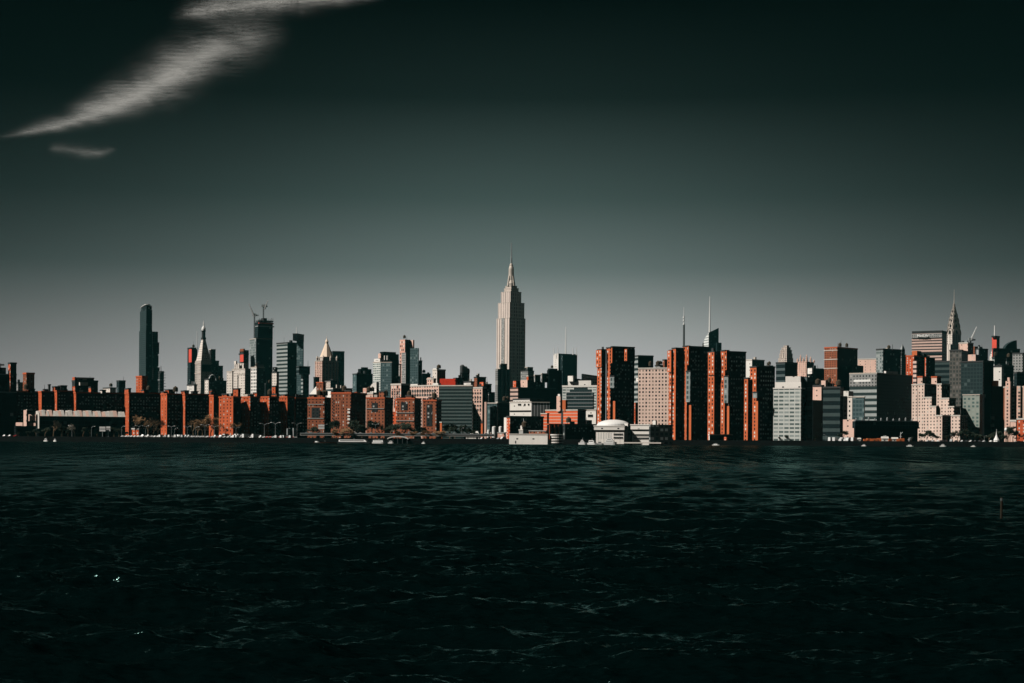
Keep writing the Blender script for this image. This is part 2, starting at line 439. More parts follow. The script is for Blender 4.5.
sq = lambda r: [(cx + (p[0] - cx) * r, cy + (p[1] - cy) * r) for p in k.rect()]
zr = lambda y: zat(205, y, 2780)
m = MB(); m.prism(sq(.94), k.z1 + 1, zr(339), top=sq(.26)); m.build('pyramid_roof', 'white_stone', b.root, b.o)
for t in (.25, .45, .65):
    for r in range(4):
        s_ = .9 - .16 * r; z = k.z1 + 5 + r * 8.5
        p = sq(s_ * .97); ax, ay = p[0]; bx, by = p[1]
        x, y = ax + (bx - ax) * t, ay + (by - ay) * t
        m = MB(); m.lathe(x, y, [(.9, z), (.9, z + 2.4), (.1, z + 3.4)], 6); m.build('dormer', 'roof_dark', b.root, b.o)
m = MB(); m.prism(sq(.33), zr(339), zr(337), bottom=True)
m.lathe(cx, cy, [(3.4, zr(337)), (3.4, zr(331)), (4.2, zr(330.8)), (4.2, zr(330))], 8); m.build('lantern', 'roof_dark', b.root, b.o)
m = MB(); m.lathe(cx, cy, [(3.6, zr(330)), (3.9, zr(328.6)), (3.2, zr(327)), (1.5, zr(325.6)), (1.0, zr(324)), (1.1, zr(323.5)), (.25, zr(320))], 12); m.build('cupola', 'white_paint', b.root, b.o)
b = Bld('office_block', 'building', 'low dark office block with curved pale roof arcs below the clock tower', 'dark_grid', 30, 2200, 207, 209, 226.5, 381, clutter=5)
b.part('setback', 'dark_or_shaded_brick', 208.5, 210, 216, 374.5, 381.2, dY=5)
k = b.blk; m = MB(); prev = None
for i in range(9):
    t = math.pi * i / 8; p = k.P(k.b * .2 - 5 * math.cos(t), -.8); q = (*p, k.z1 + 1 + 8 * math.sin(t))
    if prev: m.tube(prev, q, .8, n=5)
    prev = q
m.build('roof_arch', 'steel_pale', b.root, b.o)
b = Bld('apartment_tower', 'building', 'narrow pale tower standing before the foot of the clock tower', 'white_stone', 45, 2150, 204.8, 208.5, 210, 379.5, clutter=1)
b = Bld('office_block', 'building', 'low white rooftop block left of the narrow pale tower', 'white_panel', 50, 2250, 187, 194, 197, 385, clutter=4)

# ---- art deco white block and the building sites
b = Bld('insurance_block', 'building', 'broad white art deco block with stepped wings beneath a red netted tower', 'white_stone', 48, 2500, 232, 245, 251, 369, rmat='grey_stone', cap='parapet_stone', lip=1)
b.part('wing', 'white_stone', 226.8, 232.3, 233.5, 371.5, dY=-10, rmat='grey_stone', cap='parapet_stone')
b.part('setback', 'white_stone', 234.5, 244, 248, 363.5, 369.3, dY=10, rmat='grey_stone', cap='parapet_stone', piers=6)
b.part('turret', 'white_stone', 234, 236, 237.2, 361, 364, dY=10, cap=None)
b.part('wing', 'white_stone', 237.5, 245, 253, 374, dY=-18, rmat='grey_stone', cap='parapet_stone')
b = Bld('unfinished_tower', 'building', 'dark unfinished tower with red netting and brown top above the white art deco block', 'dark_or_shaded_brick', 35, 2700, 239.6, 243.6, 248.8, 350, cap=None)
b.part('netting', 'red_netting', 240, 243.4, 244, 354.5, 361.5, dY=-6, cap=None)
b.part('top_floor', 'brick_brown', 240, 243.5, 245, 348.6, 351, dY=-2, cap=None)
b.part('deck', 'roof_dark', 238.6, 243.5, 249, 353, 354.2, dY=-4, cap=None)
b = T = Bld('construction_tower', 'skyscraper', 'tall dark tower under construction with scaffolded crown and grey flank', 'grey_glass', 30, 2700, 249.8, 256, 272.6, 338.5, rmat='black_glass_or_shade', cap='parapet_stone', lip=.6)
k2 = b.part('shaft', 'dark_glass', 254.6, 258, 272.8, 322, 338.8, dY=6, rmat='black_glass_or_shade')
for (x0, x1, y, mt) in ((255, 274.2, 325.5, 'steel_grey'), (256, 273.8, 322.5, 'red_netting'), (256, 273.5, 320.2, 'steel_dark')):
    b.part('scaffold_deck', mt, x0, x0 + 3, x1, y, y + 1.1, dY=3, cap=None, sink=0)
for i in range(12):
    for v in (-.5, k2.a * .6):
        p = k2.P(k2.b * i / 11, v); m = MB(); m.tube((*p, k2.z1 - 2), (*p, k2.z1 + 3 + 5 * rnd.random()), .45, n=4); m.build('scaffold_pole', 'steel_dark', b.root, b.o)
b.part('core', 'roof_dark', 261, 263, 267, 318, 322.3, dY=8)
def crane(label, Y, mx, y0, y1, tx, ty, bx, by, lattice='steel_pale', mastmat='steel_dark', w=1.2):
    x = xat(mx, y1, Y)
    o = root('tower_crane', (x, Y, zat(mx, y0, Y)), label, 'crane'); oo = tuple(o.location)
    k = Y / F
    m = MB()
    zt = zat(mx, y1, Y)
    for dx, dy in ((-1, -1), (1, -1), (1, 1), (-1, 1)):
        m.tube((x + dx * k * .4, Y + dy * k * .4, oo[2]), (x + dx * k * .4, Y + dy * k * .4, zt), .45, n=4)
    z = oo[2]; i = 0
    while z < zt - 3:
        s = 1 if i % 2 else -1
        m.tube((x - s * k * .4, Y - k * .4, z), (x + s * k * .4, Y - k * .4, z + 3), .3, n=4); z += 3; i += 1
    m.build('mast', mastmat, o, oo)
    tip = Vector((xat(tx, ty, Y), Y - 4, zat(tx, ty, Y))); foot = Vector((xat(bx, by, Y), Y, zat(bx, by, Y)))
    m = MB(); d = (tip - foot).normalized(); s = d.cross(Vector((0, 1, 0))).normalized() * k * .45
    m.tube(foot + s, tip, 1.2, .7, 4); m.tube(foot - s, tip, 1.2, .7, 4); m.tube(foot + Vector((0, -1.5, 0)), tip, 1.2, .7, 4)
    for i in range(10):
        t0, t1 = i / 10, (i + 1) / 10
        a, c = foot.lerp(tip, t0) + s * (1 - t0), foot.lerp(tip, t1) - s * (1 - t1); m.tube(a, c, .3, n=4)
    m.build('jib', lattice, o, oo)
    m = MB(); m.box(x - 3, x + 3, Y - 2, Y + 2, zt - 2, zt + 2.5); m.box(x + 3, x + 7 , Y - 1.4, Y + 1.4, zt - 1.5, zt + .5); m.build('cab', 'steel_grey', o, oo)
crane('luffing crane with white jib on the shoulder of the scaffolded dark tower', 2680, 254.5, 338, 315, 249.2, 303.5, 254.3, 317)
crane('luffing crane on the scaffolded dark tower crown, its pale jib rising to the right', 2690, 263.5, 321, 306, 268.3, 300.5, 264.5, 309)
b = Bld('apartment_tower', 'building', 'narrow tower with white lattice face standing below the construction tower', 'lattice', 42, 2350, 250.8, 256.6, 264.5, 367.5, rmat='dark_grid', cap='parapet_stone', clutter=2)
b.part('penthouse', 'grey_stone', 256, 258, 264, 364.5, 368, dY=6)
b = Bld('office_block', 'building', 'plain black slab between the lattice tower and the slim pale tower', 'black_glass_or_shade', 30, 2600, 263.5, 266, 274, 384, clutter=2)
b = Bld('apartment_tower', 'building', 'slim pale limestone tower beside the banded slab tower', 'white_stone', 45, 2380, 272, 276.6, 279, 372.5, clutter=1)
b.part('penthouse', 'dark_or_shaded_brick', 272.6, 275, 277.5, 367, 372.8, dY=4)
b = Bld('slab_tower', 'building', 'wide slab tower with grey banded flank and black front', 'grey_band', 43, 2560, 276.6, 287.5, 296.8, 343, rmat='black_glass_or_shade', cap='parapet_dark', lip=1.5, clutter=2)
b = Bld('apartment_tower', 'building', 'grey tower with an overhanging dark cap and pale rod on top', 'teal_glass', 76, 2640, 296.6, 303, 303.8, 340, cap=None)
b.part('cap', 'black_glass_or_shade', 292.8, 297, 304, 333.8, 340.6, dY=-6, cap='parapet_dark', sink=0)
b.mast('antenna', 'steel_pale', 296.6, 334, 327, 1.4, .5)
b = Bld('residential_tower', 'building', 'grey banded tower with a wide box bridging out near the middle', 'grey_band', 28, 2450, 301, 303, 309, 374, rmat='dim_band', cap=None)
b.part('bridging_box', 'dim_band', 296.4, 299, 310, 366.5, 374.3, dY=-6, cap='parapet_dark', sink=0)
b.mast('antenna', 'steel_dark', 308, 367, 360.5, .6, .3)

# ---- gold pyramid tower
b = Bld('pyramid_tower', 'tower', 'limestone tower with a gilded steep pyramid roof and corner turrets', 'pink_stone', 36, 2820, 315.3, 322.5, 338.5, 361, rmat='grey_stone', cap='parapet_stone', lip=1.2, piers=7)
k = b.part('setback', 'limestone', 318.4, 324, 335, 357, 361.3, dY=8, rmat='grey_stone', cap='parapet_stone')
cx, cy = [sum(p[i] for p in k.rect()) / 4 for i in (0, 1)]
z = lambda y: zat(327, y, 2835)
oct_ = lambda r: [(cx + r * math.cos(R(8) + i * math.pi / 4), cy + r * math.sin(R(8) + i * math.pi / 4)) for i in range(8)]
m = MB(); m.prism(oct_(12.6), k.z1 + .6, z(343), top=oct_(2.6)); m.build('pyramid_roof', 'gold_leaf', b.root, b.o)
m = MB(); m.lathe(cx, cy, [(2.9, z(343.2)), (2.9, z(341.6)), (3.4, z(341.4)), (1.6, z(339.6)), (.4, z(338)), (.2, z(335.5))], 8); m.build('lantern', 'gold_leaf', b.root, b.o)
kk = b.blk
for u, v in ((.04, .04), (.9, .04), (.04, .85), (.5, .02)):
    p = kk.P(kk.b * u + 1, kk.a * v + 1); m = MB()
    m.lathe(*p, [(1.9, kk.z1), (1.9, kk.z1 + 6), (2.2, kk.z1 + 6.3), (.2, kk.z1 + 11)], 8); m.build('turret', 'limestone', b.root, b.o)
b = Bld('office_slab', 'building', 'dark slab tower standing close behind the gilded pyramid tower', 'dark_glass', 20, 3050, 331, 333, 344.4, 352, cap='parapet_dark', lip=2, rmat='dark_glass')
b = Bld('office_block', 'building', 'pale office block at the foot of the gilded pyramid tower', 'limestone', 42, 2480, 325, 330.5, 337, 381, rmat='teal_glass', clutter=3)
b = Bld('office_block', 'building', 'small black block touching the pink flank of the gilded pyramid tower', 'black_glass_or_shade', 30, 2500, 313.5, 315, 319.5, 377.5)
b = Bld('civic_block', 'building', 'low dark banded block with a pale roof line below the gilded pyramid tower', 'dim_band', 25, 1900, 323.5, 333, 352.2, 388.5, cap='concrete_pale', lip=.8, clutter=2)
b.part('annex', 'white_panel', 324.5, 331, 333.5, 391, dY=-14, cap=None)
b = Bld('workshop', 'building', 'low building with one white wedge roof next to a brick tower', 'white_plain', 62, 1700, 309.5, 316.6, 320, 394, cap=None)
k = b.blk; m = MB()
m.prism(k.rect(), k.z1, zat(315, 386.5, 1700), top=[k.P(k.b * .4, 0), k.P(k.b, 0), k.P(k.b, k.a * .3), k.P(k.b * .4, k.a * .3)]); m.build('wedge_roof', 'white_plain', b.root, b.o)
b = Bld('brick_tower', 'building', 'square brown brick tower rising behind the frontal brick slabs', 'brick_brown', 62, 1560, 316.4, 323, 326, 382.5, cap='parapet_brick', lip=.6)

# ---- towers 350..430
b = Bld('office_tower', 'building', 'dark office tower with ragged roofline and teal flank behind the brick slabs', 'teal_glass', 32, 2500, 352.6, 356.5, 372.8, 374, rmat='black_glass_or_shade', clutter=5)
b.part('penthouse', 'black_glass_or_shade', 358, 360.5, 371.5, 368.8, 374.3, dY=8, cap=None)
b.part('penthouse', 'black_glass_or_shade', 361, 362.5, 368, 367.2, 369, dY=10, cap=None)
b = Bld('glass_tower', 'building', 'teal glass tower with notched dark crown and two pale openings near the top', 'pale_tile', 40, 2300, 373, 380.5, 391.5, 362, rmat='teal_glass', cap='parapet_stone', lip=.6)
b.part('front_wing', 'teal_glass', 380.6, 391.6, 392.4, 362.2, dY=-6, al=74, cap='parapet_stone', lip=.5)
b.part('shoulder', 'white_panel', 374, 380, 384, 358.5, 362.3, dY=3, cap=None)
b.part('crown', 'black_glass_or_shade', 378.4, 382, 398.8, 353.5, 363, dY=6, cap=None)
b.part('crown', 'black_glass_or_shade', 380, 384, 396, 351.6, 353.8, dY=8, cap=None)
b.part('wing', 'black_glass_or_shade', 390, 391, 399, 360, dY=10)
b.part('crown_corner', 'pink_plain', 378.2, 380.6, 381.4, 353.5, 358, dY=1, cap=None)
for x in (384.6, 387.2):
    b.part('crown_opening', 'white_panel', x - .5, x, x + 1.2, 355.5, 360, dY=-1, cap=None, sink=0)
b = Bld('hall', 'building', 'pale hall with an arched white roof between a dark tower and a teal glass tower', 'white_plain', 45, 1900, 369.8, 376.4, 379, 389, rmat='black_glass_or_shade', cap=None)
k = b.blk; m = MB(); n = 8
for i in range(n):
    a0, a1 = math.pi / 2 * i / n, math.pi / 2 * (i + 1) / n
    v0, v1 = k.a * math.cos(a0), k.a * math.cos(a1); z0, z1 = k.z1 + 8.5 * math.sin(a0), k.z1 + 8.5 * math.sin(a1)
    q = len(m.v); m.v += [(*k.P(0, v0), z0), (*k.P(k.b, v0), z0), (*k.P(k.b, v1), z1), (*k.P(0, v1), z1)]
    m.face([q + 3, q + 2, q + 1, q])
    q = len(m.v); m.v += [(*k.P(0, v0), k.z1), (*k.P(0, v1), k.z1), (*k.P(0, v1), z1), (*k.P(0, v0), z0)]; m.face([q + 1, q, q + 3, q + 2])
    q = len(m.v); m.v += [(*k.P(k.b, 0), k.z1), (*k.P(k.b, 0), k.z1 + 8.5)]
q = len(m.v); m.v += [(*k.P(0, 0), k.z1), (*k.P(k.b, 0), k.z1), (*k.P(k.b, 0), k.z1 + 8.5), (*k.P(0, 0), k.z1 + 8.5)]; m.face([q, q + 1, q + 2, q + 3])
m.build('arched_roof', 'roof_pale', b.root, b.o)
b = Bld('low_block', 'building', 'low pale rooftop block with small pink boxes beside the arched white hall', 'pink_plain', 55, 1600, 361, 373, 377, 393.5, cap='concrete_pale', clutter=3)
b.part('penthouse', 'pink_strip', 363, 366.5, 368, 388, 394, dY=4)
b.part('penthouse', 'brick_bright', 354, 357, 359, 392, 398, dY=-10)
b = Bld('apartment_tower', 'building', 'slim tower with a white upper face beside the pink banded tower', 'white_panel', 50, 2350, 394.4, 399.5, 401, 364.5, rmat='teal_glass', clutter=1)
b.part('base_block', 'teal_glass', 393.6, 395, 401, 376, dY=-12)
b = Bld('residential_tower', 'building', 'tall tower pink and white banded at the top with a grey glass wing', 'pink_strip', 40, 2400, 399.8, 405, 410.5, 339.5, rmat='black_glass_or_shade', cap=None, clutter=2)
b.part('top_corner', 'pink_plain', 410, 413, 414.4, 340, 349, dY=4)
b.part('pier', 'grey_stone', 401.5, 405.8, 409.5, 352.5, dY=-8, rmat='black_glass_or_shade')
b.part('wing', 'teal_glass', 410.2, 418.4, 419, 348, dY=-18, al=72)
b.part('penthouse', 'black_glass_or_shade', 406, 408.5, 412, 341.5, 349, dY=8)
b = Bld('office_tower', 'building', 'black tower tucked against the grey wing of the pink banded tower', 'black_glass_or_shade', 25, 2520, 417, 418.4, 422.2, 361, clutter=1)
b = Bld('office_block', 'building', 'low black block stepping down behind the pink window-grid hospital', 'black_glass_or_shade', 25, 2520, 420, 422.4, 430.5, 374, clutter=2)
# ---- pink hospital and curved slab
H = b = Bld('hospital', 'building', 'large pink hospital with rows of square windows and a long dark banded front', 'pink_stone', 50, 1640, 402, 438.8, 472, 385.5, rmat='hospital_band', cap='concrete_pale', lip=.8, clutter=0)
b.windows('L', 13, 3, 'window_dark', 388.5, 401, (3.0, 2.2), mats=['window_dark', 'window_glass', 'window_blind'])
b.part('front_wing', 'hospital_band', 438.9, 472.2, 473, 385.6, dY=-12, al=74, cap='concrete_pale', lip=.6)
b.part('penthouse', 'white_plain', 409.6, 417.6, 419.5, 384, 386, dY=24, cap=None)
b.part('penthouse', 'pink_stone', 427, 433.5, 436, 379, 386, dY=10, cap='concrete_pale')
b.part('penthouse', 'white_plain', 432.6, 438, 441, 383, 386, dY=2, cap=None)
b = Bld('hospital_wing', 'building', 'striped pink wing with a black side beside the large pink hospital', 'pink_strip', 48, 1590, 391, 401, 410, 384.5, rmat='black_glass_or_shade', cap='concrete_pale', clutter=1)
b.windows('L', 4, 8, 'window_blind', 388, 408, (1.9, 1.9), mats=['window_dark', 'window_pale'])
b = Bld('hospital_wing', 'building', 'narrow pink strip of windows running down between two frontal brick slabs', 'pink_stone', 60, 1500, 419.4, 422.6, 424, 398, cap=None)
b.windows('L', 1, 9, 'window_dark', 402, 433, (2., 1.7))
b = Bld('hospital_wing', 'building', 'pink end wing cut by a diagonal shadow beyond the dark banded front', 'pink_stone', 55, 1660, 471, 482.4, 486, 388, rmat='black_glass_or_shade', cap='concrete_pale', clutter=2)
b.windows('L', 4, 5, 'window_dark', 391, 412, (2.2, 1.9))
b = Bld('hotel_tower', 'building', 'pale tower with brown side rising over the pink hospital roof', 'white_stone', 40, 1950, 432.5, 437, 445.5, 370, rmat='brick_brown', clutter=2, cap='concrete_pale')
b.part('penthouse', 'white_plain', 433, 436.4, 439, 368.3, 370.3, dY=4)
b.part('wing', 'pink_stone', 427.4, 431, 433.5, 377.5, dY=-8)
b = Bld('low_block', 'building', 'bright red rooftop block above the dark banded hospital front', 'red_paint', 74, 1900, 439.8, 455.4, 457, 378.6, cap=None)
b = Bld('office_block', 'building', 'low dark block beside the bright red rooftop block', 'dark_grid', 30, 1950, 453.5, 456, 463.5, 378.5, clutter=3)
b = Bld('stack_house', 'building', 'dark silo-like tower with lumpy vessels on its roof', 'dark_or_shaded_brick', 30, 2050, 459.8, 462, 469.6, 372, cap=None)
k = b.blk
for u, r, h in ((.15, 3.2, 8), (.5, 3.6, 6.0), (.85, 3.0, 3.5)):
    m = MB(); p = k.P(k.b * u, k.a * .4); m.lathe(*p, [(r, k.z1 - 1), (r, k.z1 + h), (r * .6, k.z1 + h + 1.6), (.1, k.z1 + h + 2)], 12); m.build('silo', 'steel_dark', b.root, b.o)
b = Bld('low_block', 'building', 'small white rooftop block next to the silo-like tower', 'white_panel', 50, 1850, 463.8, 470.8, 474, 382, clutter=3)
b = Bld('apartment_block', 'building', 'brown apartment block with a small orange box behind the pink end wing', 'brick_brown', 35, 1980, 474, 477, 486, 377.5, clutter=4, rmat='dark_or_shaded_brick')
b.part('penthouse', 'brick_bright', 479.6, 483.4, 485, 382, 389, dY=-20)
b = Bld('office_block', 'building', 'dark block stepping down toward the tall limestone skyscraper', 'dark_or_shaded_brick', 25, 2100, 482, 484, 491.5, 384.5, clutter=4)
b.part('step', 'dark_or_shaded_brick', 488, 489, 495, 392, dY=-6)

# ---- great limestone skyscraper
b = Bld('limestone_skyscraper', 'skyscraper', 'tallest limestone skyscraper with stepped shoulders, mooring mast crown and needle antenna', 'esb_stone', 41, 3500, 496.9, 509.6, 525.4, 318, cap='parapet_stone', lip=1, piers=9, pmat='esb_stone', rmat='esb_side')
b.part('shaft', 'esb_stone', 498.4, 510.1, 524.4, 302.3, 318.3, dY=5, piers=8, pmat='esb_stone', rmat='esb_side', cap='parapet_stone')
b.part('shaft', 'esb_stone', 501.3, 510.8, 521.3, 291.5, 302.6, dY=16, piers=7, pmat='esb_stone', rmat='esb_side', cap='parapet_stone')
m = MB(); k = b.blk
m.prism([k.P(-.9, k.a * .40), k.P(.1, k.a * .40), k.P(.1, k.a * .62), k.P(-.9, k.a * .62)], k.z0, k.z1 + .9)
m.build('recess_shade', 'grey_stone', b.root, b.o)  # strip stands proud; the shade of a recess is put into its grey
k = b.part('crown_tier', 'limestone', 504.2, 511.2, 518.6, 288, 291.8, dY=26, cap='parapet_stone')
k = b.part('crown_tier', 'limestone', 505.4, 511.2, 517, 285.8, 288.3, dY=30, cap='parapet_stone')
cx, cy = [sum(p[i] for p in k.rect()) / 4 for i in (0, 1)]
zz = lambda y: zat(511, y, cy)
m = MB(); m.lathe(cx, cy, [(9.6, zz(286)), (9.4, zz(283.5)), (7.2, zz(280.5)), (6.2, zz(274)), (6.0, zz(269)), (5.4, zz(267.5)), (4.4, zz(266.5)), (3.6, zz(264.5)), (2.2, zz(263.5))], 12)
for q in range(4):
    a = R(41) + q * math.pi / 2 + math.pi / 4 * 0
    for r0, r1, y0, y1 in ((11.5, 7.5, 286, 276),):
        d = (math.cos(a), math.sin(a)); e = (-d[1], d[0]); w = 1.6
        pts = [(cx + d[0] * 4 - e[0] * w, cy + d[1] * 4 - e[1] * w), (cx + d[0] * r0 - e[0] * w, cy + d[1] * r0 - e[1] * w), (cx + d[0] * r0 + e[0] * w, cy + d[1] * r0 + e[1] * w), (cx + d[0] * 4 + e[0] * w, cy + d[1] * 4 + e[1] * w)]
        top = [pts[0], (cx + d[0] * r1 - e[0] * w, cy + d[1] * r1 - e[1] * w), (cx + d[0] * r1 + e[0] * w, cy + d[1] * r1 + e[1] * w), pts[3]]
        m.prism(pts, zz(y0), zz(y1), top=top)
m.build('mooring_mast', 'nickel_steel', b.root, b.o)
m = MB(); m.lathe(cx, cy, [(2.2, zz(264)), (1.9, zz(258)), (2.3, zz(257.6)), (1.5, zz(256.8)), (1.2, zz(252)), (1.15, zz(251.6)), (.95, zz(242.6))], 8); m.build('antenna', 'steel_grey', b.root, b.o)
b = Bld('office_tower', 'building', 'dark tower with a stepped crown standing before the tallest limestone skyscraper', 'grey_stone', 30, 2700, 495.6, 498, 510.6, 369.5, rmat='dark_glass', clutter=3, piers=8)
b.part('crown', 'dark_grid', 499, 501, 507, 364, 369.8, dY=8, cap='parapet_stone')
b = Bld('glass_block', 'building', 'rounded teal glass block with a pink edge beside the pink end wing', 'teal_glass', 70, 1606, 486.6, 497, 498, 403, rmat='dark_glass', cap='concrete_pale', lip=.5)
b.part('edge_pier', 'pink_plain', 484.4, 486.4, 487.2, 402, dY=-6, cap=None)
k = b.blk; m = MB(); p = k.P(1, k.a * .5); m.lathe(*p, [(k.a * .42, GZ), (k.a * .42, k.z1 - 3), (.1, k.z1 - 3)], 20); m.build('drum', 'teal_glass', b.root, b.o)
b = Bld('office_block', 'building', 'dark low block with a thin pale roof beside the rounded teal glass block', 'dark_glass', 22, 1760, 496, 498, 511, 402.5, cap='concrete_pale', lip=.8, clutter=3)
b = Bld('apartment_tower', 'building', 'small grey tower with a dark top box beside the tallest limestone skyscraper', 'grey_stone', 40, 2900, 520.8, 528, 534, 371, clutter=1)
b.part('penthouse', 'dark_or_shaded_brick', 525, 527.5, 533, 367.3, 371.3, dY=4, cap='parapet_stone')
# ---- dark stepped hospital complex with orange flanks
b = Bld('medical_center', 'building', 'dark stepped complex with orange and pink end walls and three boxy roof towers', 'brick_bright', 24, 2000, 510.5, 518, 556, 388, rmat='black_glass_or_shade', clutter=4)
b.part('setback', 'brick_bright', 513, 516, 545, 380.8, 388.3, dY=10, rmat='dark_grid')
b.part('block', 'pink_plain', 520.6, 527.4, 534, 380, 388, dY=5, al=50, rmat='black_glass_or_shade')
for x0, xc, x1, y in ((526.6, 528.3, 533.6, 376), (534, 535, 540.4, 375.2), (540.8, 542, 548.6, 373.8)):
    b.part('roof_tower', 'brick_bright' if x0 < 534 else 'grey_stone', x0, xc, x1, y, 382, dY=16, rmat='black_glass_or_shade', cap='parapet_stone')
b.part('block', 'black_glass_or_shade', 547, 549, 562, 370, dY=18)
b.part('striped_end', 'pink_rib', 510.2, 518, 519, 389, dY=-8, cap=None, al=55)
b = Bld('newspaper_tower', 'skyscraper', 'dark tower with one white flank, roof screens and a white needle mast', 'white_panel', 32, 3300, 553.4, 558.4, 577.2, 353.5, rmat='dark_glass', cap=None)
b.part('bay', 'dark_glass', 560.4, 562.6, 576.6, 354.5, dY=-8, rmat='black_glass_or_shade')
for x in (553.8, 557.8, 576.4, 573):
    b.mast('roof_screen', 'steel_pale', x, 355, 347.5, 1.0, .5, dY=(3 if x < 560 else 12))
b.mast('needle_mast', 'white_paint', 565.8, 354, 327, 1.3, .5, dY=16)
b = Bld('office_block', 'building', 'black box block just before the dark tower with a white needle mast', 'black_glass_or_shade', 25, 2900, 547.8, 549.5, 557.5, 369, clutter=1)
b = Bld('research_block', 'building', 'broad glass hospital block with stepped dark glazing and a white roof deck', 'pale_tile', 70, 1780, 562.4, 596.8, 598, 386.5, cap='white_plain', lip=1.5)
b.part('roof_deck', 'white_plain', 568, 591, 593, 380.5, 387, dY=10, cap=None, al=66)
b.part('penthouse', 'white_plain', 567.8, 573, 576, 375.8, 381, dY=14, al=50)
b.part('penthouse', 'dark_glass', 581.5, 583, 597.5, 373.8, 384, dY=20)
b.part('penthouse', 'teal_glass', 574, 576, 583, 378.5, 381.5, dY=16)
k = b.blk
for u0, u1, y0, y1 in ((.12, .90, 393, 409), (.22, .84, 389.5, 393), (.34, .72, 387.5, 389.5)):
    m = MB(); m.prism([k.P(-.7, k.a * (1 - u0)), k.P(-.7, k.a * (1 - u1)), k.P(.1, k.a * (1 - u1)), k.P(.1, k.a * (1 - u0))], zat(580, y1, 1785), zat(580, y0, 1785), bottom=True)
    m.build('glazing', 'deep_teal', b.root, b.o)
for i in range(5):
    z = zat(580, 407 - i * 3.6, 1785); m = MB(); m.prism([k.P(-1.1, k.a * .88), k.P(-1.1, k.a * .10), k.P(-.65, k.a * .10), k.P(-.65, k.a * .88)], z, z + .8, bottom=True); m.build('floor_edge', 'steel_grey', b.root, b.o)
b = Bld('veterans_hospital', 'building', 'white flat-roofed hospital with a long horizontal slot and grey ribbed side', 'white_plain', 48, 1700, 509.8, 531.3, 549.5, 402, rmat='grey_rib', cap='concrete_pale', lip=.6)
k = b.blk
m = MB(); m.prism([k.P(-.5, k.a - .5), k.P(-.5, .3), k.P(.1, .3), k.P(.1, k.a - .5)], zat(520, 411.6, 1700), zat(520, 410.2, 1700), bottom=True); m.build('window_band', 'window_dark', b.root, b.o)
for t in (.12, .3, .5, .58): 
    p = k.P(-.1, k.a * t); m = MB(); m.box(p[0] - .9, p[0] + .9, p[1] - .9, p[1] + .9, zat(520, 405, 1700), zat(520, 403.6, 1700)); m.build('window', 'window_dark', b.root, b.o)
b.part('side_wing', 'grey_rib', 530.8, 531.5, 549.6, 402.2, dY=-1, al=8, cap='concrete_pale', lip=.5)
b.part('plant_room', 'lattice', 513, 529.8, 544, 399, 402.3, dY=6, rmat='black_glass_or_shade', cap='parapet_dark')
# ---- orange brick building and its neighbours
b = Bld('brick_hall', 'building', 'bright orange brick building with white horizontal stripes', 'brick_striped', 54, 1560, 545.5, 577.6, 586, 410, rmat='black_glass_or_shade', cap='concrete_pale', lip=.6)
b.part('wing', 'brick_striped', 540.8, 547, 549, 413.5, dY=-8, cap='concrete_pale', lip=.4)
b.part('stair_tower', 'brick_blank', 560, 565.6, 567.5, 400, 411, dY=8, cap=None, al=50)
b.part('chimney_block', 'pink_plain', 556.6, 560.4, 562, 396, 411, dY=10, cap=None, al=50)
b.part('chimney_block', 'white_plain', 557.8, 560, 561, 394, 396.5, dY=11, cap=None, al=50)
k = b.blk; m = MB(); t = k.a * .48
m.prism([k.P(-.6, t + 1), k.P(-.6, t - 1), k.P(.1, t - 1), k.P(.1, t + 1)], k.z0, k.z1 + 1); m.build('downpipe', 'steel_dark', b.root, b.o)
b = Bld('clinic', 'building', 'small white building with one dark window beside the orange striped brick building', 'white_plain', 60, 1600, 585, 596, 599, 410, cap='concrete_pale', lip=.5)
b.windows('L', 1, 1, 'window_dark', 414, 417.5, (6, 2.6), u0=.1, u1=.9)
b.part('porch', 'brick_bright', 585, 587.6, 592, 420, dY=-22, cap=None, rmat='black_glass_or_shade')
b = Bld('grid_block', 'building', 'low dark block with a small window grid and an orange and white corner', 'brick_bright', 30, 1480, 506.6, 510, 543.5, 417, rmat='dark_grid', cap='parapet_dark')
b.part('corner_pier', 'white_plain', 504, 506.6, 507.4, 417.5, dY=8, cap=None)
b.windows('R', 14, 4, 'window_blind', 418.5, 428, (1.3, 1.5), keep=.75, mats=['window_blind', 'window_dark'])
b = Bld('low_block', 'building', 'long low black block on the quay with a faint window grid', 'dark_grid', 14, 1400, 563, 565, 596, 425, rmat='black_glass_or_shade', clutter=5)
b.windows('R', 12, 2, 'window_blind', 427, 432, (1.2, 1.3), keep=.5)
b = Bld('loading_hall', 'building', 'low hall with orange brick columns and dark bays beneath the striped brick building', 'black_glass_or_shade', 20, 1440, 547, 549, 566, 424, cap='parapet_brick', lip=.3)
k = b.blk
for u in (.02, .3, .52):
    m = MB(); m.prism([k.P(k.b * u, -.8), k.P(k.b * u + 1.8, -.8), k.P(k.b * u + 1.8, .1), k.P(k.b * u, .1)], k.z0, k.z1 - .5); m.build('column', 'brick_bright', b.root, b.o)
